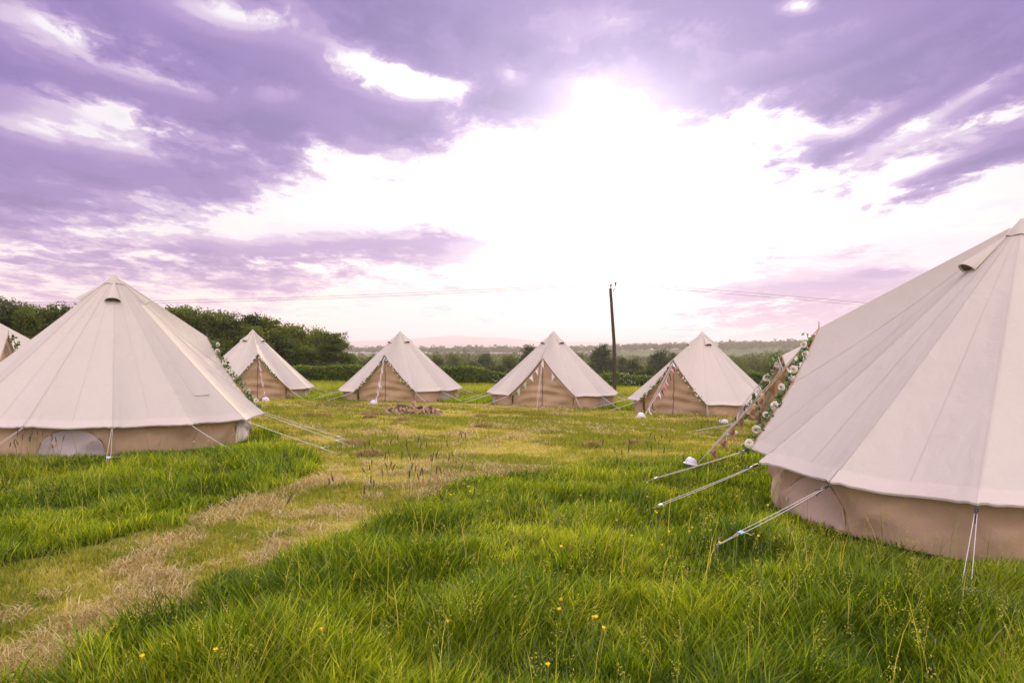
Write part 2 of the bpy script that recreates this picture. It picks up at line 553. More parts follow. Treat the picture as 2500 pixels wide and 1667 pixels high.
# ------------------------------------------------------------------ ground
def ground_material():
    m, n, out = newmat('field_turf')
    g = n.node('ShaderNodeNewGeometry')
    s = n.node('ShaderNodeSeparateXYZ')
    n.put(s.inputs[0], g.outputs['Position'])
    x, y, z = s.outputs
    p2 = n.xyz(x, y, 0.0)
    patch = n.noise(p2, 0.55, 6, 0.62, 0.6)
    fine = n.noise(p2, 9.0, 5, 0.7)
    tiny = n.noise(p2, 60.0, 3, 0.7)
    f = n.add(n.mul(patch, 1.0), n.mul(n.sub(fine, 0.5), 0.55), n.mul(n.sub(tiny, 0.5), 0.5))
    mown = n.ramp(f, [(0.28, (0.11, 0.15, 0.012)), (0.46, (0.24, 0.25, 0.03)), (0.60, (0.40, 0.345, 0.08)), (0.76, (0.54, 0.43, 0.17)), (0.92, (0.38, 0.28, 0.13))])
    far_f = n.noise(p2, 0.004, 5, 0.6, 0.5)
    farc = n.ramp(far_f, [(0.30, (0.075, 0.115, 0.03)), (0.5, (0.13, 0.17, 0.045)), (0.7, (0.20, 0.22, 0.075))])
    k = n.sstep(y, 45, 90)
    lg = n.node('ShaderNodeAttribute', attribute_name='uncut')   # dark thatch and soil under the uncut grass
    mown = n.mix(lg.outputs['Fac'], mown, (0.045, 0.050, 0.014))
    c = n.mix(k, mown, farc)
    b = n.node('ShaderNodeBsdfDiffuse')
    n.put(b.inputs['Color'], c)
    bp = n.node('ShaderNodeBump')
    bp.inputs['Strength'].default_value = 0.6
    bp.inputs['Distance'].default_value = 0.03
    n.put(bp.inputs['Height'], n.add(fine, n.mul(tiny, 0.6)))
    n.put(b.inputs['Normal'], bp.outputs[0])
    m.node_tree.links.new(b.outputs[0], out.inputs[0])
    return m


M_GROUND = ground_material()
# polar sheet, fine near the camera and reaching past the hills
rr = np.concatenate([np.linspace(0.3, 48, 240), np.geomspace(49, 14000, 110)])
aa = np.concatenate([np.linspace(-60, 60, 241), np.linspace(64, 296, 59)[:]])
aa = np.radians(np.concatenate([aa, [300]]))
RR, AA = np.meshgrid(rr, aa, indexing='ij')
GX, GY = RR * np.sin(AA), RR * np.cos(AA)
GZ = hgt(GX, GY)
nu, nv = GX.shape
idx = np.arange(nu * nv).reshape(nu, nv)
q = np.stack([idx[:-1, :-1], idx[:-1, 1:], idx[1:, 1:], idx[1:, :-1]], -1).reshape(-1, 4)[:, ::-1]
kind(put('ground', mesh_np('ground', np.stack([GX, GY, GZ], -1).reshape(-1, 3), [q], [M_GROUND], smooth=True)), 'structure')

# hills on the skyline, a height field of its own
hx, hy = np.meshgrid(np.linspace(-7500, 8500, 260), np.linspace(5200, 10500, 60), indexing='ij')
rid = np.exp(-((hy - 8600) / 1100.0) ** 2)
rid2 = np.exp(-((hy - 6300) / 650.0) ** 2)
prof = -10 + 215 * fbm(hx / 2100.0 + 3.3, hy / 9000.0, 21, 4) + 26 * fbm(hx / 500.0, hy / 900.0, 22, 3)
prof2 = -25 + 125 * fbm(hx / 1900.0 + 7.7, hy / 7000.0, 33, 4)
hz = -24 + prof * rid + prof2 * rid2 + 5 * fbm(hx / 120.0, hy / 120.0, 8, 3)
nu, nv = hx.shape
idx = np.arange(nu * nv).reshape(nu, nv)
q = np.stack([idx[:-1, :-1], idx[1:, :-1], idx[1:, 1:], idx[:-1, 1:]], -1).reshape(-1, 4)
M_HILL = plain('hill_woods_and_fields', (0.045, 0.055, 0.035), 0.95, 0.5, 0.002)
kind(put('hills', mesh_np('hills', np.stack([hx, hy, hz], -1).reshape(-1, 3), [q], [M_HILL], smooth=True)), 'structure')


# ------------------------------------------------------------------ bell tents
TR, TH, TZE, TRD, TZD, THD = 2.72, 3.0, 0.50, 2.31, 1.95, 28.2
GUY = [THD + k * (360 - 2 * THD) / 12 for k in range(13)]          # relative to the door heading
A0 = np.array([0.0, 0.0, TH])
D0 = np.array([0.0, -TRD, TZD])


def gp(a, r=TR, z=TZE):
    a = R_(a)
    return np.array([r * math.sin(a), -r * math.cos(a), z])


def sector(k, u, v, rng):
    """Roof surface between guy points k and k+1; u from peak to eave, v across."""
    g = gp(GUY[k]) * (1 - v) + gp(GUY[k + 1]) * v
    p = A0 * (1 - u) + g * u
    c = 4 * v * (1 - v)
    s = 1 - (0.070 if k in (0, 11) else 0.040) * c * u ** 1.5
    p = np.array([p[0] * s, p[1] * s, p[2]])
    p[2] -= 0.06 * 4 * u * (1 - u) * (0.4 + 0.6 * u) + 0.028 * c * u ** 2
    p[2] += rng[k] * c * u * 0.02
    pull = math.exp(-v * 9) + math.exp(-(1 - v) * 9)      # tension creases running in to the guy points
    p[2] += 0.010 * u ** 4 * pull * math.sin(v * (1 - v) * 62 + 2.0 * u + k)
    p[2] += 0.012 * c * u * math.sin(5.0 * u + 2.3 * k + 6 * v) * (1 if abs(rng[k]) > 0 else 0)
    return p


def porch_edge(sgn, v):
    g = gp(sgn * THD)
    p = D0 * (1 - v) + g * v
    b = 4 * v * (1 - v)
    return p + np.array([-sgn * 0.03 * b, 0.02 * b, -0.045 * b])


def porch(sgn, u, v):
    p = A0 * (1 - u) + porch_edge(sgn, v) * u
    w = 4 * u * (1 - u)
    p = p + np.array([0, 0, -0.06 * w * (0.4 + 0.6 * u) * (v ** 0.7)])
    c = 4 * v * (1 - v) * w
    return p + np.array([-sgn * 0.03 * c, 0.03 * c, -0.02 * c])


def wall_pt(ang, t):
    """Wall surface; ang relative degrees in (hd, 360-hd); t 0 bottom..1 top under the eave."""
    st = (360 - 2 * THD) / 12
    k = min(11, max(0, int((ang - THD) / st)))
    v = (ang - GUY[k]) / st
    top = sector(k, 0.915, v, [0] * 12)
    top[2] -= 0.035
    bot = gp(ang, 2.47, -0.06)
    cc = 4 * v * (1 - v)
    p = bot * (1 - t) + top * t
    s = math.radians(ang) * 2.45
    w = math.sin(math.pi * min(1, max(0, t))) ** 0.6 * (1 - t ** 3)
    fold = math.sin(s * 7.0 + t * 5.5 + 1.7 * math.sin(s * 1.3)) * 0.5 + 0.5 * math.sin(s * 12.3 - t * 7 + 2.2 * math.sin(s * 0.9 + 1)) * (1 - t)
    fold2 = math.sin(t * 16 + s * 2.1) * 0.25
    big = math.sin(s * 3.1 + t * 4.2 + 1.1 * math.sin(s * 0.7))
    crease = (1 - abs(math.sin(s * 1.9 + t * 2.6 + 0.9 * math.sin(s * 0.8)))) ** 4 + 0.7 * (1 - abs(math.sin(s * 3.3 - t * 3.4 + 1.3 * math.sin(s * 0.6 + 2)))) ** 5
    d = (0.030 * fold + 0.012 * fold2 + 0.045 * big + 0.080 * crease) * w
    n = np.array([math.sin(R_(ang)), -math.cos(R_(ang)), 0])
    return p + n * d


def door_pt(h, w):
    """Door panel; h height, w -1..1 across."""
    if h <= 0.52:
        hw, x0 = gp(THD, 2.47)[0] * (0.985), 0
    else:
        lo, hi = 0.0, 1.0
        for _ in range(30):
            mid = (lo + hi) / 2
            if porch_edge(1, mid)[2] > h:
                lo = mid
            else:
                hi = mid
        hw = max(0.012, porch_edge(1, lo)[0] * 0.985 - 0.012)
    x = hw * w
    yb = -2.17 - 0.12 * (1 - (x / 1.17) ** 2)
    t = min(1, max(0, h / TZD))
    y = yb * (1 - t) + (-TRD + 0.06) * t + 0.03
    lower = math.exp(-((h - 0.62) / 0.42) ** 2)
    f = 0.032 * math.sin(h * 19 + 3.0 * abs(w) ** 1.5 + 0.8 * math.sin(x * 3.1)) * lower
    f += 0.024 * math.sin(h * 9 - 4.2 * x + 1.3) + 0.020 * math.sin(h * 6 + 5.5 * x) * (1 - abs(w) ** 3)
    f *= min(1.0, (1 - abs(w)) * 5) * min(1, h * 6)
    f += 0.02 * math.exp(-(x / 0.05) ** 2)
    return np.array([x, y - f, h])


def roof_mesh(rng, dz=0.0, full=True):
    b = MB()
    nu, nv = (34, 36) if full else (26, 13)
    for k in range(12):
        b.grid([[sector(k, 0.05 + 0.95 * i / nu, j / nv, rng) for j in range(nv + 1)] for i in range(nu + 1)], 0)
        # hem band hanging at the eave
        top = [sector(k, 1.0, j / nv, rng) for j in range(nv + 1)]
        b.grid([top, [p * np.array([0.998, 0.998, 1]) - np.array([0, 0, 0.014]) for j, p in enumerate(top)]], 1)
        hem = []
        for u in (0.958, 0.999):
            hem.append([sector(k, u, j / nv, rng) * np.array([1.0015, 1.0015, 1]) + np.array([0, 0, 0.004]) for j in range(nv + 1)])
        b.grid(hem, 1)
    for s in (1, -1):
        b.grid([[porch(s, 0.05 + 0.95 * i / nu, j / nv) for j in range(nv + 1)] for i in range(nu + 1)], 0)
    return b


def seam_ribbon(b, pts, w, m):
    P = []
    for i, p in enumerate(pts):
        t = pts[min(i + 1, len(pts) - 1)] - pts[max(i - 1, 0)]
        out = np.array([p[0], p[1], 1.2])
        out = out / np.linalg.norm(out)
        sd_ = np.cross(t, out)
        sd_ /= np.linalg.norm(sd_)
        q = p + out * 0.004
        P.append([q - sd_ * w / 2, q + sd_ * w / 2])
    b.grid(P, m)


def hood_mesh(ang, rng):
    """A scooped vent hood sewn on the roof below the peak; opening downwards."""
    b = MB()
    k = 0
    st = GUY[1] - GUY[0]
    a = ang % 360
    if a < THD or a > 360 - THD:
        return None
    kk = min(11, int((a - THD) / st))
    vv = (a - GUY[kk]) / st
    rows = []
    for i in range(11):
        t = i / 10
        u = 0.06 + 0.135 * t
        p = sector(kk, u, vv, rng)
        rad = np.array([math.sin(R_(a)), -math.cos(R_(a)), 0])
        tan = np.array([math.cos(R_(a)), math.sin(R_(a)), 0])
        nrm = np.array([rad[0] * 0.68, rad[1] * 0.68, 0.73])
        w = 0.022 + 0.105 * t ** 0.9
        hgt_ = 0.014 + 0.11 * t ** 1.2
        row = []
        for j in range(13):
            f = math.pi * j / 12
            row.append(p + tan * (-math.cos(f) * w) + nrm * (math.sin(f) ** 0.8 * hgt_ + 0.003) + np.array([0, 0, -0.02]) * t * math.sin(f))
        rows.append(row)
    b.grid(rows, 0)
    # rolled lip and dark inside
    b.tube(rows[-1], 0.007, 6, 0)
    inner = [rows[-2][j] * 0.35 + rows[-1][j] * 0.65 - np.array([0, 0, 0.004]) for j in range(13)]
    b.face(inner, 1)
    return b.mesh('vent_hood', [M_ROOF, M_DARK])


def rope_mesh(g, slide, peg, r, two=True, loops=True, rnd=None):
    """Doubled line from the eave to the slider, then down to the peg; returns the mesh."""
    b = MB()
    g, slide, peg = Vector(g), Vector(slide), Vector(peg)
    d = (peg - g).normalized()
    side = d.cross(Vector((0, 0, 1))).normalized()

    def line(p, q, o0, o1, sag=0.006):
        pts = []
        for i in range(7):
            t = i / 6
            pts.append(p.lerp(q, t) + side * (o0 * (1 - t) + o1 * t) - Vector((0, 0, sag * 4 * t * (1 - t))))
        b.tube(pts, r, 5, 0)
    if two:
        line(g, slide, 0.006, 0.028)
        line(g, slide, -0.006, -0.028, 0.012)
    else:
        line(g, slide, 0, 0)
    line(slide, peg, 0.0, 0.0, 0.005)
    if loops:
        line(slide + side * 0.028, peg, 0.0, 0.02, 0.01)
        e = slide + side * -0.03
        b.tube([e, e + side * -0.05 + Vector((0, 0, 0.012)), e + side * -0.10 + Vector((0, 0, 0.004)), e + side * -0.13 + Vector((0, 0, 0.03))], r, 5, 0)
    return b.mesh('guy_rope', [M_ROPE])


RAND = random.Random(11)
TENT_M = {}
SLIDER_ME = None


def make_tent(key, label, near=False, guys=None, ropes=None, tilt=0.0, door_seen=True):
    x, y, z, phi = TENTS[key]
    root = thing('bell_tent', label, 'tent', (x, y, z), 'cream canvas bell tents pitched round the mown clearing')
    root.rotation_mode = 'XYZ'
    M = Matrix.Translation((x, y, z)) @ Matrix.Rotation(R_(tilt), 4, 'Y') @ Matrix.Rotation(R_(phi), 4, 'Z')
    root.matrix_world = M
    TENT_M[key] = M
    Mi = M.inverted()
    rng = [RAND.uniform(-1, 1) for _ in range(12)]
    b = roof_mesh(rng, full=near)
    sw = 0.010 if near else 0.018
    for k in range(13):
        if k < 12:
            f = lambda u: sector(k, u, 0.0, rng)
        else:
            f = lambda u: sector(11, u, 1.0, rng)
        seam_ribbon(b, [f(0.06 + 0.93 * i / 24) for i in range(25)], sw, 2)
    for k in range(12):                                  # panel seam half way between the ridges
        seam_ribbon(b, [sector(k, 0.06 + 0.93 * i / 24, 0.5, rng) for i in range(25)], sw * 0.55, 2)
    for s in (1, -1):
        seam_ribbon(b, [porch(s, 0.06 + 0.93 * i / 24, 0.45) for i in range(25)], sw * 0.55, 2)
    put('roof', b.mesh('roof', [M_ROOF, M_HEM, M_SEAM]), root)
    # peak cap
    b = MB()
    rows = []
    for (r, zz_) in ((0.004, TH + 0.032), (0.022, TH + 0.024), (0.05, TH - 0.012), (0.10, TH - 0.068), (0.165, TH - 0.140), (0.172, TH - 0.152)):
        rows.append([(r * math.sin(2 * math.pi * j / 24), -r * math.cos(2 * math.pi * j / 24), zz_ + (0.006 * math.sin(j * 2.1) if r > 0.16 else 0)) for j in range(25)])
    b.grid(rows, 0)
    b.tube([(p[0] * 1.01, p[1] * 1.01, p[2]) for p in rows[-1]], 0.006, 5, 1, False)
    put('peak_cap', b.mesh('peak_cap', [M_ROOF, M_SEAM]), root)
    for a in (45, 135, 225, 315):
        me = hood_mesh(a + 3, rng)
        if me:
            put('vent_hood', me, root)
    # wall
    b = MB()
    na = 150 if near else 110
    span = 360 - 2 * THD
    b.grid([[wall_pt(THD + span * j / na, i / 9) for j in range(na + 1)] for i in range(10)], 0)
    put('wall', b.mesh('wall', [M_WALL]), root)
    for a0 in (66.1, 142.0, 218.0, 293.9):
        b = MB()
        rows = []
        for i in range(7):
            row = []
            for j in range(17):
                cx = -1 + 2 * j / 16
                hmax = math.sqrt(max(0, 1 - cx * cx)) * 0.60
                t = 0.12 + hmax * i / 6
                a = a0 + cx * 11.5
                p = wall_pt(a, t)
                row.append(p + np.array([math.sin(R_(a)), -math.cos(R_(a)), 0]) * 0.008)
            rows.append(row)
        b.grid(rows, 0)
        b.tube(rows[-1], 0.012, 5, 1, False)
        put('window', b.mesh('window', [M_MESHT if key == 7 else M_MESH, M_WALL]), root)
    # door
    b = MB()
    hs = np.linspace(-0.06, TZD - 0.03, 46)
    b.grid([[door_pt(h, -1 + 2 * j / 30) for j in range(31)] for h in hs], 0)
    dr = put('door', b.mesh('door', [M_WALL]), root)
    b = MB()
    z_ = [door_pt(h, 0.0) for h in np.linspace(0.02, TZD - 0.08, 30)]
    b.grid([[p + np.array([-0.022, -0.004, 0]) for p in z_], [p + np.array([0.0, -0.014, 0]) for p in z_], [p + np.array([0.022, -0.004, 0]) for p in z_]], 0)
    put('zip', b.mesh('zip', [M_ZIP]), dr)
    for s in (1, -1):
        b = MB()
        pts = [porch_edge(s, i / 24) for i in range(25)]
        inn = [p * np.array([0.975, 0.99, 1]) + np.array([0, 0.02, -0.02]) for p in pts]
        b.grid([[p + np.array([0, -0.002, 0]) for p in pts], inn], 0)
        b.tube(pts, 0.011, 6, 0)
        put('door_edging', b.mesh('door_edging', [M_WALL]), root)
    # tent pole spike over the door
    b = MB()
    b.tube([D0 + np.array([0, 0, -0.03]), D0 + np.array([0, 0.0, 0.09])], [0.008, 0.004], 6, 0)
    put('pole_spike', b.mesh('pole_spike', [M_METAL]), root)
    # guy ropes
    guys = guys or {}
    for k in range(13):
        p = sector(min(k, 11), 1.0, 0.0 if k < 12 else 1.0, rng)
        g = Vector(p) + Vector((0, 0, -0.02))
        if k in guys:
            if guys[k] is None:
                continue
            pegw = Vector(guys[k])
        else:
            rj = random.Random(key * 50 + k)
            a = R_(GUY[k] + rj.uniform(-3, 3))
            r = rj.uniform(3.8, 4.2)
            q = M @ Vector((r * math.sin(a), -r * math.cos(a), 0))
            pegw = Vector((q.x, q.y, float(hgt(q.x, q.y))))
        peg = Mi @ pegw
        sl = g.lerp(peg, 0.80 if near else 0.86)
        rp = put('guy_rope', rope_mesh(g, sl, peg, 0.0032 if near else (0.0036 if y < 20 else 0.0042), loops=near), root)
        d = (peg - g).normalized()
        if near:
            bb = MB()
            q3 = d.to_track_quat('X', 'Z').to_matrix()
            bb.box(sl, 0.040, 0.056, 0.010, q3)
            bb.box(sl + d * 0.016, 0.009, 0.060, 0.015, q3)
            put('slider', bb.mesh('slider', [M_SLIDE if key == 7 else M_WHITE]), rp)
            if key == 7:
                bb = MB()
                e = g + d * 0.06
                bb.tube([g + d * 0.01, e, e + d * 0.05], [0.012, 0.014, 0.006], 6)
                bb.tube([e + Vector((0, 0, 0.012)), e + d * 0.10 + Vector((0, 0, -0.035))], 0.005, 5)
                bb.tube([e + Vector((0, 0, -0.012)), e + d * 0.11 + Vector((0, 0, 0.02))], 0.005, 5)
                put('toggle', bb.mesh('toggle', [M_BLACK]), rp)
        bb = MB()
        side = d.cross(Vector((0, 0, 1))).normalized()
        bb.tube([peg + d * -0.02 + Vector((0, 0, 0.06)), peg + d * 0.03 + Vector((0, 0, -0.12))], 0.006, 6)
        put('peg', bb.mesh('peg', [M_STEEL]), rp)
    # rope from the head of the door to the ground
    if ropes is not None:
        e = Mi @ Vector(ropes)
        g = Vector(D0) + Vector((0, -0.02, -0.02))
        put('guy_rope', rope_mesh(g, g.lerp(e, 0.80), e, 0.0048 if near else 0.006, loops=False), root)
    return root


T1 = make_tent(1, 'large cream bell tent at left, seen from behind, standing in long grass', True,
               guys={8: gpx(263, 1135), 9: gpx(584, 1110), 10: gpx(838, 1111), 11: gpx(872, 1092), 12: gpx(884, 1084)}, tilt=2.0)
T2 = make_tent(2, 'bell tent in front of the dark wood, partly hidden behind the large left tent', tilt=0.9, ropes=gpx(648, 976))
T3 = make_tent(3, 'bell tent with a garlanded tan door directly behind the pile of firewood', tilt=-0.6, ropes=gpx(918, 983))
T4 = make_tent(4, 'bell tent with pale bunting round its tan door, just left of the utility pole', tilt=0.6, ropes=gpx(1310, 1003))
T5 = make_tent(5, 'bell tent right of the utility pole with its tan door turned to the left', tilt=1.0, ropes=gpx(1572, 1018))
T6 = make_tent(6, 'bell tent mostly hidden behind the near right tent, only its bunted door showing', ropes=gpx(1778, 1034))
T7 = make_tent(7, 'largest nearest cream bell tent at the right, cut off by the picture edge', True, ropes=gpx(1690, 1146),
               guys={2: gpx(1752, 1330, 0.06), 3: gpx(2350, 1500)})
T8 = make_tent(8, 'bell tent peeping out at the far left edge with a leafy garland at its door')
T9 = make_tent(9, 'shaded bell tent roof rising behind the garlanded tent at the far left edge')
# map pocket stitched on the roof of the left tent
b = MB()
zr = [0] * 12
rows = []
for i in range(7):
    rows.append([sector(9, 0.62 + 0.20 * i / 6, 0.42 + 0.34 * j / 6, zr) * np.array([1.004, 1.004, 1]) + np.array([0, 0, 0.012]) for j in range(7)])
b.grid(rows, 0)
rim = [rows[i][0] for i in range(7)] + [rows[6][j] for j in range(1, 7)]
b.tube(rim, 0.008, 5, 1)
put('roof_patch', b.mesh('roof_patch', [M_ROOF, M_SEAM]), T1)


# ------------------------------------------------------------------ garlands and bunting
def flower_mesh(seed, r=0.045):
    rnd = random.Random(seed)
    b = MB()
    for ring, (n, rad, lift, size) in enumerate(((8, 0.9, 0.05, 0.75), (7, 0.62, 0.30, 0.62), (5, 0.34, 0.48, 0.5))):
        for k in range(n):
            a = 2 * math.pi * (k + 0.5 * (ring % 2)) / n + rnd.uniform(-0.15, 0.15)
            ca_, sa_ = math.cos(a), math.sin(a)
            P = []
            for i in range(4):
                t = i / 3
                rho = rad * r * (0.25 + 1.0 * t)
                zz_ = r * (lift + 0.75 * math.sin(t * 1.6) * (0.6 + 0.2 * ring) - (0.30 if t > 0.9 and ring == 0 else 0))
                w = size * r * (0.35 + 0.9 * math.sin(min(1, t + 0.15) * 2.4))
                P.append([(rho * ca_ - sa_ * w * q * 0.6, rho * sa_ + ca_ * w * q * 0.6, zz_ + abs(q) * r * 0.12) for q in (-1, 0, 1)])
            b.grid(P, 0)
    for k in range(7):
        a = k * 2.4
        rr_ = 0.03 * math.sqrt(k)
        b.tube([(rr_ * r * 6 * math.cos(a) * 0.5, rr_ * r * 6 * math.sin(a) * 0.5, 0.1 * r), (rr_ * r * 8 * math.cos(a) * 0.5, rr_ * r * 8 * math.sin(a) * 0.5, r * 0.95)], r * 0.08, 5, 1)
    return b.mesh('flower', [M_PETAL, M_PETC])


FLOWERS = {}


def leaves_np(cent, nrm_dir, size, rnd, tint=None):
    """Pointed folded leaves, two triangles pairs each; arrays in, (V, quads, tint)."""
    n = len(cent)
    ax = rnd.normal(size=(n, 3))
    ax /= np.linalg.norm(ax, axis=1)[:, None]
    nr = rnd.normal(size=(n, 3)) * 0.8 + nrm_dir
    nr /= np.linalg.norm(nr, axis=1)[:, None]
    sd_ = np.cross(ax, nr)
    sd_ /= np.linalg.norm(sd_, axis=1)[:, None] + 1e-9
    ax = np.cross(nr, sd_)
    L = size * rnd.uniform(0.7, 1.3, n)
    Lc = L[:, None]
    v = np.stack([cent - ax * Lc * 0.5, cent + sd_ * Lc * 0.30 + nr * Lc * 0.06, cent + ax * Lc * 0.55, cent - sd_ * Lc * 0.30 + nr * Lc * 0.06], 1)
    i = np.arange(n)[:, None] * 4
    qd = i + np.array([[0, 1, 2, 3]])
    tt = rnd.uniform(0, 1, n) if tint is None else tint
    return v.reshape(-1, 3), qd, np.repeat(tt, 4)


def garland(path, label, n_leaf, lsize, spread, flowers, fr, group, seed, face):
    """path: world points; face: world direction flowers look to."""
    rnd = np.random.default_rng(seed)
    P = np.array([list(p) for p in path])
    root = thing('flower_garland', label, 'garland', P[0], group)
    seg = np.linalg.norm(np.diff(P, axis=0), axis=1)
    cum = np.concatenate([[0], np.cumsum(seg)]) / seg.sum()

    def at(t):
        return np.stack([np.interp(t, cum, P[:, k]) for k in range(3)], -1)
    t = np.clip(rnd.choice(np.linspace(0.03, 0.97, max(4, n_leaf // 13)), n_leaf) + rnd.normal(0, 0.018, n_leaf), 0, 1)
    c = at(t) + rnd.normal(0, spread, (n_leaf, 3))
    V, Q, tt = leaves_np(c - P[0], np.array(face) * 0.9, lsize, rnd)
    put('foliage', mesh_np('foliage', V, [Q], [M_GARL], {'tint': tt}), root)
    b = MB()
    tw = np.linspace(0, 1, 40)
    pw = at(tw) - P[0]
    pw += np.stack([np.sin(tw * 50), np.cos(tw * 43), np.sin(tw * 37)], -1) * spread * 0.35
    b.tube(list(pw), lsize * 0.06, 5)
    put('vine', b.mesh('vine', [M_STALK]), root)
    fq = Vector(face).normalized()
    for i, tf in enumerate(flowers):
        key_ = (round(fr, 3), i % 3)
        if key_ not in FLOWERS:
            FLOWERS[key_] = flower_mesh(i % 3 + 5, fr)
        f = put('flower', FLOWERS[key_], root)
        p = at(np.array([tf]))[0] - P[0] + rnd.normal(0, spread * 0.8, 3) + np.array(fq) * spread * 0.8
        f.location = p
        f.scale = (float(rnd.uniform(0.7, 1.12)),) * 3
        dv = (fq + Vector(rnd.normal(0, 0.35, 3))).normalized()
        f.rotation_euler = dv.to_track_quat('Z', 'Y').to_euler()
    return root


def edge_path(key, s, off=(0, -0.03, 0.0), n=30, v0=0.0, v1=1.0):
    return [TENT_M[key] @ (Vector(porch_edge(s, v0 + (v1 - v0) * i / (n - 1))) + Vector(off)) for i in range(n)]


GG = 'artificial rose garlands along the tent doors'


def facing(p):
    return (Vector((0, 0, CAMZ)) - Vector(p)).normalized()


# near right tent: big open roses down the front edge of its door
pth = edge_path(7, 1, (0.02, -0.055, -0.02), 40, 0.06, 1.02)
garland(pth, 'garland of big open cream roses hanging on the door edge of the near right tent', 270, 0.062, 0.036,
        [0.05, 0.13, 0.26, 0.34, 0.44, 0.57, 0.66, 0.81, 0.93], 0.044, GG, 71, (facing(pth[20]) + Vector((-0.6, 0, 0.2))).normalized())
pth = edge_path(1, -1, (-0.02, -0.055, 0.0), 40, 0.04, 1.0)
garland(pth, 'garland of white roses down the far door edge of the large left tent', 230, 0.080, 0.040,
        [0.06, 0.17, 0.32, 0.47, 0.55, 0.74, 0.90], 0.052, GG, 11, (facing(pth[20]) + Vector((0.7, 0, 0.2))).normalized())
for key, s, lab in ((2, 1, 'rose garland on the right door edge of the tent in front of the wood'),
                    (2, -1, 'rose garland on the left door edge of the tent in front of the wood'),
                    (3, 1, 'rose garland on the right door edge of the tent behind the firewood'),
                    (3, -1, 'rose garland on the left door edge of the tent behind the firewood'),
                    (5, 1, 'rose garland on the right door edge of the tent right of the utility pole'),
                    (5, -1, 'rose garland on the shaded left door edge of the tent right of the utility pole')):
    pth = edge_path(key, s, (-0.02 * s, -0.06, -0.03), 30, 0.0, 0.62 if key == 2 and s == 1 else 0.95)
    garland(pth, lab, 120, 0.062, 0.034, [0.07 + 0.085 * i + 0.03 * math.sin(i * 5 + key) for i in range(11)], 0.031, GG, key * 10 + s, facing(pth[15]))
pth = edge_path(8, 1, (0.03, -0.08, 0.0), 30, 0.02, 0.9)
garland(pth, 'leafy rose garland on the tent at the far left edge', 120, 0.075, 0.035, [0.3, 0.55, 0.8], 0.035, GG, 81, facing(pth[15]))
pth = edge_path(6, -1, (-0.05, -0.08, 0.0), 30, 0.0, 0.95)
garland(pth, 'rose garland on the door of the tent hidden behind the near right tent', 120, 0.10, 0.05, [0.12, 0.33, 0.6, 0.8, 0.93], 0.058, GG, 61, facing(pth[15]))


def bunting(path, label, mats, w, h, gap, seed, drop=(0, 0, -1), heart=False, sag=0.0):
    rnd = random.Random(seed)
    P = [Vector(p) for p in path]
    root = thing('bunting', label, 'bunting', P[0], 'bunting strung on the tents')
    L = sum((P[i + 1] - P[i]).length for i in range(len(P) - 1))

    def at(d):
        d = max(0, min(L, d))
        for i in range(len(P) - 1):
            s = (P[i + 1] - P[i]).length
            if d <= s or i == len(P) - 2:
                return P[i].lerp(P[i + 1], d / s) - P[0]
            d -= s
    b = MB()
    b.tube([at(L * i / 30) for i in range(31)], 0.006, 5)
    put('string', b.mesh('string', [M_ROPE]), root)
    d, i = gap * 0.4, 0
    dn = Vector(drop).normalized()
    while d + w < L:
        p, q = at(d), at(d + w)
        tip = (p + q) / 2 + dn * h + Vector((rnd.uniform(-0.04, 0.04), rnd.uniform(-0.05, 0.05), 0))
        nr = (q - p).cross(dn).normalized()
        bend = rnd.uniform(-0.05, 0.05)
        rows = []
        for a in range(6):
            t = a / 5
            row = []
            for c in range(5):
                s = c / 4
                x = p.lerp(q, s).lerp(tip, t)
                row.append(x + nr * (bend * math.sin(t * 2.6) + 0.012 * math.sin(s * 6 + t * 4 + i)))
            rows.append(row)
        bm_ = MB()
        bm_.grid(rows, 0)
        ms = [mats[i % len(mats)]]
        if heart:
            c0 = ((p + q) / 2).lerp(tip, 0.36) + nr * bend * math.sin(0.94)
            ux, uy = (q - p).normalized(), -dn
            hp = []
            for a in range(28):
                th = 2 * math.pi * a / 28
                hx_ = 16 * math.sin(th) ** 3
                hy_ = 13 * math.cos(th) - 5 * math.cos(2 * th) - 2 * math.cos(3 * th) - math.cos(4 * th)
                hp.append(c0 + ux * hx_ * w * 0.0155 + uy * hy_ * w * 0.0155)
            bm_.face([x + nr * 0.016 for x in hp], 1)
            bm_.face([x - nr * 0.016 for x in hp][::-1], 1)
            ms.append(M_PRINT)
        put('pennant', bm_.mesh('pennant', ms), root)
        d += w + gap
        i += 1
    return root


bunting(edge_path(4, -1, (0.10, -0.05, -0.03), 20, 0.0, 1.0), 'white and mint floral bunting down the left door edge left of the pole', [M_COTT, M_COTT, M_COTT, M_MINT, M_MINT], 0.19, 0.27, 0.16, 4, (0.25, 0, -1))
bunting(edge_path(4, 1, (-0.05, -0.05, -0.03), 20, 0.0, 1.0), 'single white pennant on the right door edge of the tent left of the pole', [M_COTT], 0.19, 0.27, 1.70, 14, (-0.1, 0, -1))
d5 = TENT_M[5] @ Vector(D0)
e5 = gpx(1575, 1018)
bunting([d5 + Vector((0, -0.05, -0.05)), d5.lerp(e5, 0.5) + Vector((0.05, -0.05, -0.05)), e5 + Vector((0, 0, 0.1))], 'pink, white and charcoal bunting along the door rope of the tent right of the pole', [M_COTT, M_PINK, M_CHAR], 0.17, 0.24, 0.19, 5, (0.35, 0, -1))
d6 = TENT_M[6] @ Vector(D0)
e6 = gpx(1780, 1034, 0.05)
bunting([d6, d6.lerp(e6, 0.5) + Vector((0, 0, -0.10)), e6], 'grey, white and charcoal bunting on the rope of the half hidden tent', [M_COTT, M_CHAR, M_GREYC], 0.19, 0.24, 0.10, 6, (0.2, 0, -1))
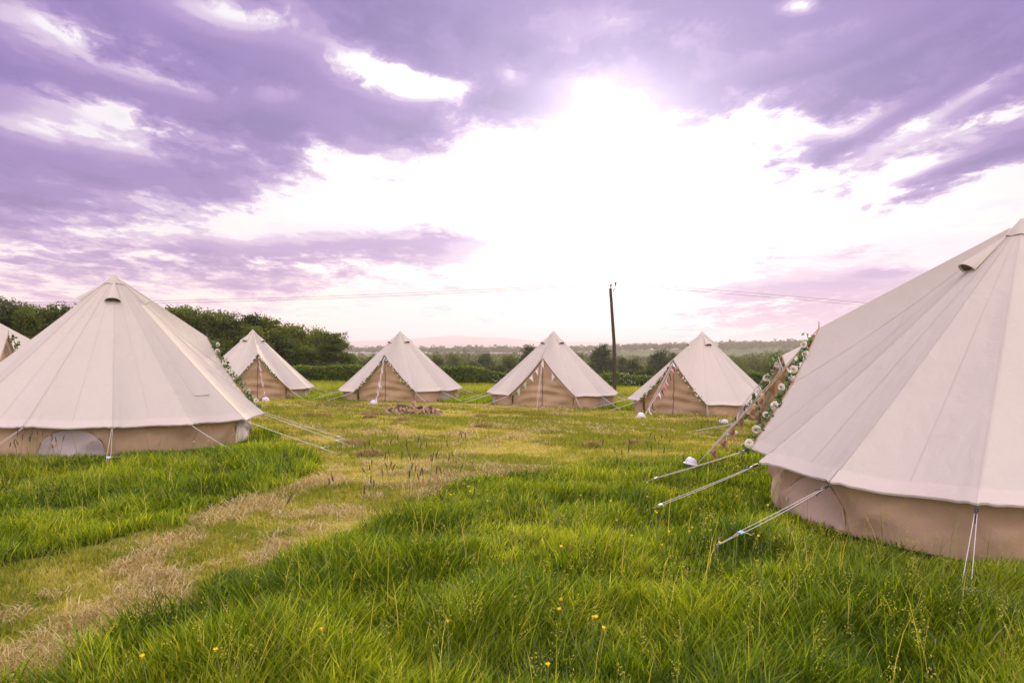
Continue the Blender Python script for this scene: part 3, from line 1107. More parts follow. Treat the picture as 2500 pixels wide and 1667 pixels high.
bunting(edge_path(6, 1, (0, -0.08, -0.03), 20, 0.0, 1.0), 'pale print bunting on the door edge of the half hidden tent', [M_GREYC, M_COTT, M_CHAR], 0.19, 0.24, 0.07, 16, (0, 0, -1))
d7 = TENT_M[7] @ Vector(D0)
e7 = gpx(1690, 1146, 0.02)
bunting([d7 + Vector((-0.05, 0, -0.05)), d7.lerp(e7, 0.3) + Vector((0, 0, -0.05)), d7.lerp(e7, 0.87) + Vector((0, 0, -0.02))], 'burlap bunting printed with dark hearts along the door rope of the near right tent', [M_BURLAP], 0.16, 0.19, 0.04, 7, (0.35, 0, -1), heart=True)

# ribbons wound on the door ropes of the two tents on the left
for key, e, lab in ((2, gpx(648, 976), 'pink and white ribbon twisted round the door rope of the tent before the wood'),
                    (3, gpx(918, 983), 'white ribbon twisted round the door rope of the tent behind the firewood')):
    d = TENT_M[key] @ Vector(D0)
    b = MB()
    rows = []
    for i in range(60):
        t = i / 59
        p = d.lerp(e, t) + Vector((0.03 * math.sin(t * 40), -0.03 + 0.03 * math.cos(t * 40), -0.03))
        w = 0.010 + 0.006 * math.sin(t * 23)
        rows.append([p + Vector((-w, 0, 0)), p + Vector((w, 0.01, 0.02))])
    for i in range(59):
        b.grid([rows[i], rows[i + 1]], 1 if (key == 2 and (i // 4) % 2) else 0)
    b.face([d.lerp(e, 0.55) + Vector(v_) for v_ in ((0, -0.06, 0), (0.09, -0.06, -0.28), (0.02, -0.06, -0.26))], 0)
    o = put('ribbon', b.mesh('ribbon', [M_COTT, M_PINK]))
    tag(o, lab, 'ribbon')


# ------------------------------------------------------------------ white dome caps over the pegs
def dome_mesh():
    b = MB()
    rows = []
    for (r, z) in ((0.001, 0.155), (0.04, 0.15), (0.08, 0.132), (0.11, 0.10), (0.128, 0.055), (0.135, 0.02), (0.165, 0.012), (0.168, 0.004), (0.135, 0.0)):
        rows.append([((r + (0.006 if j % 4 == 0 and 0.03 < r < 0.13 else 0)) * math.cos(2 * math.pi * j / 32), (r + (0.006 if j % 4 == 0 and 0.03 < r < 0.13 else 0)) * math.sin(2 * math.pi * j / 32), z) for j in range(33)])
    b.grid(rows, 0)
    return b.mesh('dome_cap', [M_WHITE])


DOME = dome_mesh()
for (px, py, sc, lab) in ((648, 979, 1.0, 'white dome cap at the foot of the door rope of the tent before the wood'),
                          (912, 986, 1.0, 'white dome cap on the grass at the door of the tent behind the firewood'),
                          (1565, 1020, 1.0, 'white dome cap at the left door corner of the tent right of the pole'),
                          (1769, 1034, 0.8, 'white dome cap at the end of the grey and charcoal bunting'),
                          (1792, 1062, 0.75, 'white dome cap behind the burlap bunting, the larger of a pair'),
                          (1779, 1064, 0.5, 'small white cap beside the dome behind the burlap bunting'),
                          (1757, 1031, 0.42, 'small white cap lying left of the dome by the charcoal bunting'),
                          (1686, 1150, 0.62, 'white dome cap sunk in the long grass beside the near guy ropes')):
    o = put('dome_cap', DOME)
    p = gpx(px, py)
    o.location = p + Vector((0, 0, 0.0 if py < 1100 else 0.10))
    o.scale = (sc, sc, sc)
    o.rotation_euler = (R_(8), R_(-6), px)
    tag(o, lab, 'dome cap', 'white dome caps over the tent pegs')


# ------------------------------------------------------------------ firewood
def log_mesh(seed, L, r):
    rnd = random.Random(seed)
    b = MB()
    n = 9
    a1 = rnd.uniform(1.6, 3.0)                       # split wedge: an arc of bark and two cleft faces
    prof = [(0.0, 0.0, 1)]
    for i in range(n):
        a = -a1 / 2 + a1 * i / (n - 1)
        rr_ = r * rnd.uniform(0.92, 1.08)
        prof.append((rr_ * math.cos(a), rr_ * math.sin(a), 0))
    ends = []
    for x in (-L / 2, -L / 6, L / 6, L / 2):
        ends.append([Vector((x + rnd.uniform(-0.006, 0.006), p[0] - r * 0.5 + rnd.uniform(-0.004, 0.004), p[1] + rnd.uniform(-0.004, 0.004))) for p in prof])
    m = len(prof)
    for s in range(3):
        for i in range(m):
            j = (i + 1) % m
            b.face([ends[s][i], ends[s][j], ends[s + 1][j], ends[s + 1][i]], 1 if i == 0 or j == 0 else 0)
    b.face(ends[0][::-1], 1)
    b.face(ends[-1], 1)
    return b.mesh('split_log', [M_BARK, M_CUT])


LOGS = [log_mesh(s, 0.22 + 0.02 * (s % 4), 0.068 + 0.008 * (s % 3)) for s in range(7)]
fc_ = gpx(1006, 1012)
rnd = random.Random(5)
lay = []
for layer, (n, hw, zz_) in enumerate(((20, 0.84, 0.035), (18, 0.76, 0.085), (14, 0.62, 0.135), (9, 0.42, 0.18))):
    for row in (0, 1):
        for i in range(n):
            if layer > 1 and row == 1 and i % 2:
                continue
            lay.append((fc_.x + hw * (-1 + 2 * (i + 0.5) / n) + rnd.uniform(-0.03, 0.03), fc_.y + row * 0.24 + rnd.uniform(-0.05, 0.05), fc_.z + zz_ + rnd.uniform(-0.015, 0.015)))
for i, p in enumerate(lay):
    o = put('split_log', LOGS[i % 7])
    o.location = p
    o.rotation_euler = (rnd.uniform(0, 6.28), rnd.uniform(-0.25, 0.25), R_(90) + rnd.gauss(0, 0.55))
    tag(o, 'split log with brown bark lying in the heaped firewood pile', 'log', 'split logs in the firewood pile')
for (px, py, zz_, rot, lab) in ((1019, 1003, 0.25, (0.3, 1.15, 0.5), 'pale flat split log tilted up on top of the firewood pile'),
                                (1073, 1013, 0.05, (1.8, 0.9, 2.3), 'single pale log lying apart at the right of the firewood pile'),
                                (982, 1003, 0.23, (2.2, 0.1, 0.2), 'log with a bright cleft face lying along the top of the pile')):
    o = put('split_log', log_mesh(px, 0.27, 0.10))
    o.location = (gpx(px, 1010).x, fc_.y + (0.0 if px < 1050 else -0.05), fc_.z + zz_)
    o.rotation_euler = rot
    tag(o, lab, 'log', 'split logs in the firewood pile')

# ------------------------------------------------------------------ utility pole and cables
pz = float(hgt(5.03, 37.5))
pole = thing('utility_pole', 'weathered wooden utility pole standing by the hedge, insulators on its top', 'pole', (5.03, 37.5, pz))
b = MB()
htop = CAMZ + (HOR - 704) / F_PX * 37.5 - pz
b.tube([(0.06, 0, -0.3), (0.05, 0, 0.0), (0.02, 0, htop * 0.5), (-0.16, 0, htop)], [0.092, 0.09, 0.082, 0.07], 14)
put('pole', b.mesh('pole', [M_BARKPOLE]), pole)
for zf in (0.93, 0.955):
    b = MB()
    b.tube([(-0.15 + 0.0, 0, htop * zf), (-0.15, 0, htop * zf + 0.04)], 0.082, 14)
    put('band', b.mesh('band', [M_METAL]), pole)
b = MB()
b.tube([(-0.05, -0.1, htop - 0.16), (0.03, -0.12, htop - 0.02), (0.08, -0.1, htop + 0.10), (0.08, -0.1, htop + 0.24)], 0.02, 8)
b.tube([(-0.14, 0, htop), (-0.14, 0, htop + 0.12)], 0.02, 8)
put('bracket', b.mesh('bracket', [M_METAL]), pole)
ins = []
for (x, y, z) in ((-0.14, 0, htop + 0.07), (0.08, -0.1, htop + 0.18)):
    b = MB()
    b.tube([(x, y, z), (x, y, z + 0.03), (x, y, z + 0.035), (x, y, z + 0.09), (x, y, z + 0.095), (x, y, z + 0.11)], [0.025, 0.04, 0.045, 0.035, 0.075, 0.07], 12)
    b.tube([(x - 0.15, y, z + 0.115), (x + 0.15, y, z + 0.115)], 0.008, 6)
    put('insulator', b.mesh('insulator', [M_CERAM]), pole)
    ins.append((5.03 + x, 37.5 + y, pz + z + 0.115))
for i, (x, y, z) in enumerate(ins):
    b = MB()
    pl_, pr_ = [], []
    for k in range(60):
        t = 62.0 * k / 59
        pl_.append((x - t, y, z - (0.062 * t - 0.00094 * t * t)))
    for k in range(40):
        t = 40.0 * k / 39
        pr_.append((x + t, y, z - (0.074 * t + 0.0007 * t * t)))
    b.tube(pl_[::-1] + pr_[1:], 0.008, 5)
    o = put('overhead_cable', b.mesh('overhead_cable', [M_CABLE]))
    tag(o, ('lower thin overhead cable strung across the sky from the utility pole', 'upper thin overhead cable strung across the sky from the utility pole')[i], 'cable', 'overhead cables on the utility pole')


# ------------------------------------------------------------------ trees, hedge and woods
def leaf_quads(cent, nbias, size, rnd, aspect=0.55):
    n = len(cent)
    nr = rnd.normal(size=(n, 3)) * 0.75 + nbias
    nr /= np.linalg.norm(nr, axis=1)[:, None] + 1e-9
    ax = np.cross(nr, rnd.normal(size=(n, 3)))
    ax /= np.linalg.norm(ax, axis=1)[:, None] + 1e-9
    sd_ = np.cross(nr, ax)
    L = (np.asarray(size) * rnd.uniform(0.6, 1.4, n))[:, None]
    v = np.stack([cent - ax * L * 0.5, cent + sd_ * L * aspect * 0.5 - ax * L * 0.05, cent + ax * L * 0.5, cent - sd_ * L * aspect * 0.5 - ax * L * 0.05], 1)
    qd = np.arange(n)[:, None] * 4 + np.array([[0, 1, 2, 3]])
    return v.reshape(-1, 3), qd


def tree_parts(seed, H, Wd, n_lobe, n_leaf, lsize, base=0.18, airy=0.0):
    """Returns (trunk mesh, crown mesh): limbs reach to lobes, lobes carry clumps of leaves."""
    rnd = np.random.default_rng(seed)
    lob, rad = [], []
    for i in range(n_lobe):
        t = (i + 0.5) / n_lobe
        zz_ = H * (base + (0.90 - base) * t ** 0.85)
        env = math.sin(min(1.0, 0.22 + 0.80 * (1 - t)) * math.pi * 0.56) * (0.55 + 0.45 * math.sin(math.pi * min(1, t + 0.28)))
        a = i * 2.4 + rnd.uniform(-0.5, 0.5)
        rr_ = Wd * 0.5 * env * rnd.uniform(0.35, 0.85) * (0.5 if t > 0.85 else 1)
        lob.append((rr_ * math.cos(a), rr_ * math.sin(a), zz_))
        rad.append(Wd * rnd.uniform(0.15, 0.24) * (1 - 0.25 * t))
    lob, rad = np.array(lob), np.array(rad)
    nc = n_lobe * 16
    li = rnd.integers(0, n_lobe, nc)
    d = rnd.normal(size=(nc, 3))
    d[:, 2] += 0.25
    d /= np.linalg.norm(d, axis=1)[:, None]
    cc = lob[li] + d * rad[li][:, None] * rnd.uniform(0.55, 1.12, nc)[:, None] * np.array([1, 1, 0.8])
    cc[:, 2] = np.maximum(cc[:, 2], H * base * 0.6)
    ctint = rnd.uniform(0, 1, nc)
    w = rnd.uniform(0.3, 1, nc)
    if airy:
        w *= (rnd.uniform(0, 1, nc) > airy)
    ci = rnd.choice(nc, n_leaf, p=w / w.sum())
    cs = Wd * rnd.uniform(0.028, 0.062, nc)
    pos = cc[ci] + rnd.normal(size=(n_leaf, 3)) * cs[ci][:, None] * np.array([1, 1, 0.65])
    V, Q = leaf_quads(pos, d[ci] * 1.25 + np.array([0, 0, 0.35]), lsize, rnd)
    tint = np.repeat(np.clip(ctint[ci] * 0.75 + rnd.uniform(0, 0.25, n_leaf), 0, 1), 4)
    b = MB()
    r0 = 0.022 * H
    th = H * 0.62
    b.tube([(0, 0, -0.3), (0.02 * H * 0.2, 0, H * 0.12), (-0.01 * H, 0.01 * H, th * 0.6), (0, 0, th), (0, 0, H * 0.85)], [r0 * 1.3, r0, r0 * 0.75, r0 * 0.45, r0 * 0.1], 8)
    for p, rr_ in zip(lob, rad):
        z0 = max(H * 0.10, min(th, p[2] * 0.62))
        b.tube([(0, 0, z0), (p[0] * 0.45, p[1] * 0.45, z0 + (p[2] - z0) * 0.35), tuple(p)], [r0 * 0.42, r0 * 0.26, r0 * 0.06], 5)
        for _ in range(3):
            e = p + rnd.normal(size=3) * rr_ * 0.7
            m_ = p * 0.75 + np.array([0, 0, z0 * 0.25 + p[2] * 0.0])
            b.tube([tuple(m_), tuple((m_ + e) / 2 + np.array([0, 0, 0.02 * H])), tuple(e)], [r0 * 0.16, r0 * 0.1, r0 * 0.03], 4)
    return b, (V, Q, tint)


KINDS = {}


def tree_kind(key, seed, H, Wd, n_lobe, n_leaf, lsize, leafm, base=0.18, airy=0.0):
    b, (V, Q, t) = tree_parts(seed, H, Wd, n_lobe, n_leaf, lsize, base, airy)
    KINDS[key] = (b.mesh('trunk', [M_TRUNK]), mesh_np('crown', V, [Q], [leafm], {'tint': t}), H)


for i in range(5):
    tree_kind(('wood', i), 40 + i, 11.0, 9.5 + 0.5 * i, 15, 13000, 0.34, M_TREE, 0.05)
for i in range(2):
    tree_kind(('airy', i), 70 + i, 10.0, 7.0, 12, 5200, 0.30, M_TREE, 0.05, 0.45)
for i in range(4):
    tree_kind(('oak', i), 50 + i, 11.0, 10.0 + 0.6 * i, 14, 9000, 0.42, M_OAK, 0.10)
tree_kind(('thin', 0), 61, 9.0, 6.5, 11, 4200, 0.36, M_OAK, 0.10, 0.35)


def plant_tree(k, px, top, d, label, group, width=1.0, name='broadleaf_tree', cat='tree', seed=0):
    """Stand a tree of kind k on the ground at distance d so that its top has the photographed height."""
    x = (px - 1250) / F_PX * d
    g = float(hgt(x, d))
    ht = CAMZ + (HOR - top) / F_PX * d - g
    tm, cmn, H = KINDS[k]
    root = thing(name, label, cat, (x, d, g), group)
    put('trunk', tm, root)
    put('crown', cmn, root)
    s = ht / (H * 0.985)
    root.scale = (s * width, s * width, s)
    root.rotation_euler = (0, 0, (seed * 2.399) % 6.283)
    return root


WG = 'trees of the dense wood behind the left tents'
# outline of the wood, front row: (px, top, distance)
front = [(-60, 725, 62), (15, 736, 62), (75, 752, 64), (150, 748, 66), (205, 742, 68), (290, 745, 66), (372, 752, 68), (428, 750, 70), (505, 762, 72), (560, 772, 72), (610, 768, 76), (668, 781, 78), (722, 795, 82), (775, 803, 88)]
for i, (px, top, d) in enumerate(front):
    plant_tree(('wood', i % 5), px, top, d, 'dense dark green broadleaf tree in the wood behind the left tents', WG, 1.0, seed=i)
for i, (px, top, d) in enumerate([(40, 742, 76), (120, 757, 80), (250, 750, 82), (335, 752, 84), (465, 756, 86), (540, 762, 86), (640, 778, 92), (700, 790, 96)]):
    plant_tree(('wood', (i + 2) % 5), px, top, d, 'dense dark green broadleaf tree in the wood behind the left tents', WG, 1.1, seed=i + 31)
# lower growth that closes the edge of the wood
for i in range(13):
    px = 20 + i * 66
    plant_tree(('wood', (i * 3) % 5), px, 815 + 18 * math.sin(i * 1.9) + (px > 700) * 15, 58 + i * 1.5, 'low bushy tree at the edge of the wood behind the left tents', 'bushy undergrowth trees along the edge of the wood', 1.25, 'bushy_tree', 'tree', i + 70)
plant_tree(('airy', 0), 820, 806, 90, 'thin crowned airy tree at the right end of the wood, sky showing through', WG, 1.05, seed=2)
plant_tree(('airy', 1), 62, 742, 60, 'wispy light topped tree in the wood above the far left tents', WG, 1.0, seed=5)
plant_tree(('airy', 1), 858, 862, 88, 'small bushy tree stepping down from the right end of the wood', WG, 1.3, seed=8)

MG = 'trees in the valley beyond the hedge'
for i, (k, px, top, d, w, lab) in enumerate([
        (('oak', 0), 1470, 843, 190, 1.0, 'big round oak left of the utility pole beyond the hedge'),
        (('oak', 1), 1296, 846, 185, 1.05, 'dark round tree rising behind the left slope of the tent left of the pole'),
        (('oak', 2), 1610, 856, 170, 0.95, 'round tree just left of the peak of the tent right of the pole'),
        (('thin', 0), 1545, 869, 150, 1.15, 'thin see-through tree between the pole and the right hand tent'),
        (('oak', 3), 1244, 870, 165, 1.0, 'rounded tree above the hedge, left of the dark tree by the pole tent'),
        (('oak', 1), 1183, 863, 180, 0.95, 'broad tree in the middle of the gap right of the firewood tent'),
        (('oak', 2), 1108, 865, 200, 0.9, 'round topped tree behind the right slope of the firewood tent'),
        (('oak', 0), 1066, 868, 175, 1.0, 'tree nearest the right slope of the firewood tent'),
        (('oak', 3), 1407, 862, 220, 0.9, 'tree behind the right slope of the tent left of the pole'),
        (('oak', 0), 1644, 862, 200, 0.8, 'narrow tree touching the left slope of the tent right of the pole'),
        (('thin', 0), 1519, 866, 230, 1.2, 'pale bush right of the utility pole beyond the hedge'),
        (('oak', 1), 900, 874, 130, 1.0, 'tree between the wood and the firewood tent'),
        (('oak', 2), 850, 884, 120, 1.2, 'low dark tree at the foot of the wood by the firewood tent'),
        (('oak', 3), 1150, 884, 120, 1.3, 'low bushy tree close behind the hedge right of the firewood tent'),
        (('oak', 0), 1215, 892, 110, 1.5, 'low bush close behind the hedge left of the pole tent'),
        (('oak', 2), 1435, 898, 120, 1.4, 'low bush close behind the hedge left of the utility pole'),
        (('oak', 1), 1580, 897, 115, 1.5, 'low bush close behind the hedge right of the utility pole'),
        (('oak', 3), 1090, 896, 105, 1.4, 'low bush close behind the hedge at the firewood tent'),
        (('oak', 2), 1350, 880, 140, 1.3, 'bush hidden behind the tent left of the pole'),
        (('oak', 0), 1720, 886, 140, 1.4, 'bush hidden behind the tent right of the pole'),
        (('oak', 1), 980, 884, 130, 1.4, 'bush hidden behind the firewood tent')]):
    plant_tree(k, px, top, d, lab, MG, w, seed=i + 100)


def wood_mass(name, pts, label, leafm, hrange, n_leaf, lsz, seed, top_px=0):
    """A far wood that reads as one mass: crowns of leaf clumps on the ground points given."""
    rnd = np.random.default_rng(seed)
    Vs, Qs, Ts, n0 = [], [], [], 0
    for (x, y) in pts:
        g = float(hgt(x, y))
        h = rnd.uniform(*hrange)
        if top_px:
            h = min(h, max(2.5, CAMZ + (HOR - top_px) / F_PX * y - g))
        w = h * rnd.uniform(0.75, 1.15)
        nl = n_leaf
        lc = rnd.normal(size=(7, 3)) * np.array([0.24, 0.24, 0.16]) * w
        d = rnd.normal(size=(nl, 3))
        d[:, 2] = np.abs(d[:, 2]) * 0.9 - 0.25
        d /= np.linalg.norm(d, axis=1)[:, None]
        pos = np.array([x, y, g + h * 0.56]) + lc[rnd.integers(0, 7, nl)] + d * (w * 0.24 * rnd.uniform(0.7, 1.1, nl))[:, None]
        V, Q = leaf_quads(pos, d * 0.8 + np.array([0, 0, 0.3]), h * lsz, rnd, 0.75)
        Vs.append(V)
        Qs.append(Q + n0)
        n0 += len(V)
        Ts.append(np.repeat(np.clip(rnd.uniform(0, 0.7) + rnd.uniform(0, 0.3, nl), 0, 1), 4))
    o = put(name, mesh_np(name, np.concatenate(Vs), [np.concatenate(Qs)], [leafm], {'tint': np.concatenate(Ts)}))
    kind(o, 'stuff')
    o['label'] = label
    return o


rnd = np.random.default_rng(77)
pts = []
for _ in range(2600):                     # the wooded ridge across the valley
    az_ = rnd.uniform(-30, 34)
    d = rnd.uniform(1250, 1750)
    x, y = d * math.sin(R_(az_)), d * math.cos(R_(az_))
    if fbm(x / 210.0, y / 150.0, 61, 3) > 0.47 or d > 1600:
        pts.append((x, y))
wood_mass('far_woodland', pts, 'hazy wooded ridge across the valley', M_FARW, (8, 14), 70, 0.22, 3)
pts = []
for _ in range(1500):                     # hedgerow woods on the valley floor
    az_ = rnd.uniform(-20, 24)
    d = rnd.uniform(330, 800)
    x, y = d * math.sin(R_(az_)), d * math.cos(R_(az_))
    if fbm(x / 90.0 + 4, y / 60.0, 63, 3) > 0.56 - 0.10 * (d < 480):
        pts.append((x, y))
wood_mass('valley_woodland', pts, 'woods and hedgerows on the valley floor beyond the hedge', M_FARW, (6.5, 10.5), 150, 0.14, 4)
pts = []
for _ in range(900):                      # wooded slope on the right
    az_ = rnd.uniform(13.5, 30)
    d = rnd.uniform(190, 520)
    x, y = d * math.sin(R_(az_)), d * math.cos(R_(az_))
    pts.append((x, y))
wood_mass('hillside_woodland', pts, 'dark woodland canopy on the slope between the right hand tents', M_OAK, (6.0, 9.0), 330, 0.085, 5, 863)
# hedgerow trees standing on the far skyline
for i, (px, top, d) in enumerate([(1782, 828, 1450), (1838, 832, 1480), (1925, 829, 1420), (1900, 834, 1500), (1600, 838, 1500), (1163, 842, 1450), (1075, 844, 1450), (1755, 836, 1430), (1970, 832, 1400)]):
    plant_tree(('oak', i % 4), px, top, d, 'tree standing above the far wooded ridge on the skyline', 'trees above the far ridge', 0.9 if i % 3 else 0.7, seed=i + 300)

# the hedge
rnd = np.random.default_rng(9)
N = 64000
hx_ = rnd.uniform(-34, 30, N)
t = rnd.uniform(0, 1, N)
hy0 = 45.2 + 0.5 * np.sin(hx_ * 0.13)
rag = np.clip((hx_ + 4) / 4, 0, 1)
top = 1.10 - 0.20 * rag + (0.34 + 0.45 * rag) * (fbm(hx_ / 2.6, hx_ * 0, 12, 3) - 0.5) + 0.22 * (fbm(hx_ / 0.7, hx_ * 0 + 5, 13, 2) - 0.5)
face = rnd.uniform(0, 1, N)
lump = (0.45 + 0.5 * rag) * (fbm(hx_ / 0.9, t * 2.0, 14, 3) - 0.5)
yy = np.where(face < 0.62, hy0 - 0.15 + lump - 0.22 * np.sin(t * 2.8), hy0 + rnd.uniform(-0.1, 1.5, N))
zz_ = np.where(face < 0.62, t * top, top - 0.10 * np.abs(rnd.normal(0, 1, N)) + 0.06)
pos = np.stack([hx_, yy, hgt(hx_, yy) + zz_ + rnd.normal(0, 0.03, N)], -1) + rnd.normal(0, 0.045, (N, 3))
nb = np.where((face < 0.62)[:, None], np.array([0, -0.8, 0.35]), np.array([0, -0.2, 0.9]))
V, Q = leaf_quads(pos, nb, 0.15, rnd, 0.65)
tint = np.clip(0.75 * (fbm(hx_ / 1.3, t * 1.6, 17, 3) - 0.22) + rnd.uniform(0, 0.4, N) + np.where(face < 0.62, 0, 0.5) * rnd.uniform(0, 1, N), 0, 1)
hedge = thing('hedge', 'long clipped dark green hedge with white blossom running behind the tents', 'hedge', (0, 45.5, float(hgt(0, 45.5))))
off = np.array([0, 45.5, float(hgt(0, 45.5))])
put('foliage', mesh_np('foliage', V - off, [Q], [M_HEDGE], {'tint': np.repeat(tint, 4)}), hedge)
b = MB()
for i in range(150):
    x = -34 + 64 * i / 149
    g = float(hgt(x, 46)) - off[2]
    b.tube([(x, 0.5, g - 0.1), (x + rnd.uniform(-0.3, 0.3), 0.45, g + 0.55), (x + rnd.uniform(-0.6, 0.6), 0.3, g + 1.1)], [0.04, 0.03, 0.012], 5)
put('stems', b.mesh('stems', [M_TRUNK]), hedge)
sel = (face < 0.95) & (fbm(hx_ / 1.6, t * 1.5 + 3, 15, 3) > 0.56) & (rnd.uniform(0, 1, N) < 0.09) & (zz_ > 0.35) & (hx_ > -1.5)
bp = pos[sel] + np.array([0, -0.06, 0.03]) - off
V, Q = leaf_quads(bp, np.array([0, -0.7, 0.5]), 0.055, rnd, 0.9)
put('blossom', mesh_np('blossom', V, [Q], [M_BLOS]), hedge)


# ------------------------------------------------------------------ grass
def inside(poly, x, y):
    r = np.zeros(len(x), bool)
    n = len(poly)
    for i in range(n):
        x0, y0 = poly[i]
        x1, y1 = poly[(i + 1) % n]
        c = ((y0 > y) != (y1 > y)) & (x < (x1 - x0) * (y - y0) / (y1 - y0 + 1e-12) + x0)
        r ^= c
    return r


def gp2(px, py):
    p = gpx(px, py)
    return (p.x, p.y)


POLY_R = [(-1.9, 1.6), gp2(100, 1690), gp2(300, 1560), gp2(480, 1455), gp2(700, 1375), gp2(860, 1320), gp2(930, 1265), gp2(1010, 1235), gp2(1100, 1195),
          gp2(1300, 1155), gp2(1600, 1128), gp2(1760, 1112), gp2(1880, 1090), (5.0, 11.2), (12, 12), (14, 3), (6, 1.2)]
POLY_L = [gp2(-300, 1450), gp2(0, 1392), gp2(300, 1318), gp2(560, 1230), gp2(710, 1178), gp2(782, 1150), gp2(785, 1120), gp2(710, 1096), gp2(650, 1086), (-4.6, 15.2), (-6.5, 17.4), (-15, 18), (-18, 10), (-9, 5)]


def in_tents(x, y, r=2.42):
    k = np.zeros(len(x), bool)
    for a, b_, _, _ in TENTS.values():
        k |= (x - a) ** 2 + (y - b_) ** 2 < r * r
    return k


def edge_dist(poly, x, y):
    r = np.full(len(x), 1e9)
    for i in range(len(poly)):
        (x0, y0), (x1, y1) = poly[i], poly[(i + 1) % len(poly)]
        dx, dy = x1 - x0, y1 - y0
        t = np.clip(((x - x0) * dx + (y - y0) * dy) / (dx * dx + dy * dy + 1e-12), 0, 1)
        r = np.minimum(r, np.hypot(x - x0 - t * dx, y - y0 - t * dy))
    return r


def worn(x, y):
    """Where the mower and wheels left bare straw: along both edges of the mown path."""
    k = np.clip((13.0 - np.hypot(x, y)) / 3.0, 0, 1) * (x < 1.0)
    w = np.exp(-((edge_dist(POLY_R, x, y) - 0.32) / 0.26) ** 2) + np.exp(-((edge_dist(POLY_L, x, y) - 0.32) / 0.26) ** 2)
    return k * np.clip(w, 0, 1)


def scatter(bands, rnd, lim=46):
    xs, ys = [], []
    for d0, d1, rho in bands:
        n = int(0.5 * (d1 * d1 - d0 * d0) * R_(2 * lim) * rho)
        d = np.sqrt(rnd.uniform(d0 * d0, d1 * d1, n))
        a = rnd.uniform(-R_(lim), R_(lim), n)
        xs.append(d * np.sin(a))
        ys.append(d * np.cos(a))
    return np.concatenate(xs), np.concatenate(ys)


def blades(x, y, z, L, w, ang, lean, rnd, segs=3, curl=1.0):
    """Curved tapering blades: quads then a pointed tip."""
    n = len(x)
    dx, dy = np.cos(ang), np.sin(ang)
    face = ang + rnd.normal(0, 0.9, n) + np.pi / 2
    wx, wy = np.cos(face) * w * 0.5, np.sin(face) * w * 0.5
    lv = []
    for s in range(segs + 1):
        t = s / segs
        out = lean * (0.35 * t + 0.65 * t ** (1 + curl)) * L
        up = L * t * np.sqrt(np.maximum(0.05, 1 - (lean * (0.35 + 0.65 * t)) ** 2 * 0.8))
        cx, cy, cz = x + dx * out, y + dy * out, z + up
        if s == segs:
            lv.append(np.stack([cx, cy, cz], -1)[:, None, :])
        else:
            k = 1 - 0.55 * t ** 1.5
            lv.append(np.stack([np.stack([cx - wx * k, cy - wy * k, cz], -1), np.stack([cx + wx * k, cy + wy * k, cz], -1)], 1))
    V = np.concatenate(lv, 1)
    m = V.shape[1]
    base = np.arange(n)[:, None] * m
    qs = [base + np.array([[2 * s, 2 * s + 1, 2 * s + 3, 2 * s + 2]]) for s in range(segs - 1)]
    tr = base + np.array([[2 * segs - 2, 2 * segs - 1, 2 * segs]])
    return V.reshape(-1, 3), (np.concatenate(qs) if qs else None), tr, m


def merge(parts):
    Vs, Qs, Ts, At, n0 = [], [], [], [], 0
    for V, Q, T_, m, tint in parts:
        Vs.append(V)
        if Q is not None:
            Qs.append(Q + n0)
        Ts.append(T_ + n0)
        At.append(np.repeat(tint, m))
        n0 += len(V)
    pol = ([np.concatenate(Qs)] if Qs else []) + [np.concatenate(Ts)]
    return np.concatenate(Vs), pol, np.concatenate(At)


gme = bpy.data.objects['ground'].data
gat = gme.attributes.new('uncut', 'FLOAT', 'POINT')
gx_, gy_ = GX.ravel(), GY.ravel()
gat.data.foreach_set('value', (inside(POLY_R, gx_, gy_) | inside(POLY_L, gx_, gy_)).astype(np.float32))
rnd = np.random.default_rng(1234)
parts = []
x, y = scatter([(1.9, 3.2, 5200), (3.2, 5, 5200), (5, 7, 3600), (7, 10, 2300), (10, 14, 1400), (14, 18, 800)], rnd)
jx, jy = x + 0.16 * (fbm(x * 2.2, y * 2.2, 41, 3) - 0.5) * 4, y + 0.16 * (fbm(x * 2.2, y * 2.2, 42, 3) - 0.5) * 4
k = (inside(POLY_R, jx, jy) | inside(POLY_L, jx, jy)) & ~in_tents(x, y)
x, y = x[k], y[k]
d = np.hypot(x, y)
n = len(x)
tuft = fbm(x * 1.5, y * 1.5, 43, 4)
fine = vnoise(x * 7, y * 7, 44)
L = (0.045 + 0.24 * np.clip((tuft - 0.30) * 2.4, 0, 1) + 0.06 * fine) * rnd.uniform(0.5, 1.3, n)
L *= 1 - 0.30 * np.clip((d - 5) / 3, 0, 1)
for a_, b_, _, _ in (TENTS[1], TENTS[7]):
    L *= 1 - 0.52 * np.clip(1 - (np.hypot(x - a_, y - b_) - 2.5) / 0.8, 0, 1)
ang = 6.28 * fbm(x * 0.9, y * 0.9, 45, 3) * 1.6 + rnd.normal(0, 1.5, n)
lean = np.clip(0.30 + 0.55 * fbm(x * 2.1, y * 2.1, 46, 2) * rnd.uniform(0.3, 1.5, n), 0.05, 0.95)
w = (0.0050 + 0.00050 * d) * rnd.uniform(0.5, 1.5, n)
dry = rnd.uniform(0, 1, n) < (0.010 + 0.03 * (fbm(x * 3, y * 3, 47, 2) > 0.62))
tint = np.clip(0.10 + 1.0 * (fbm(x * 1.1, y * 1.1, 48, 4) - 0.20) + rnd.normal(0, 0.24, n), 0, 0.93)
tint = np.where(dry, rnd.uniform(0.955, 1.0, n), tint)
z = hgt(x, y) - 0.01
V, Q, T_, m = blades(x, y, z, L, w, ang, lean, rnd, 3)
parts.append((V, Q, T_, m, tint))
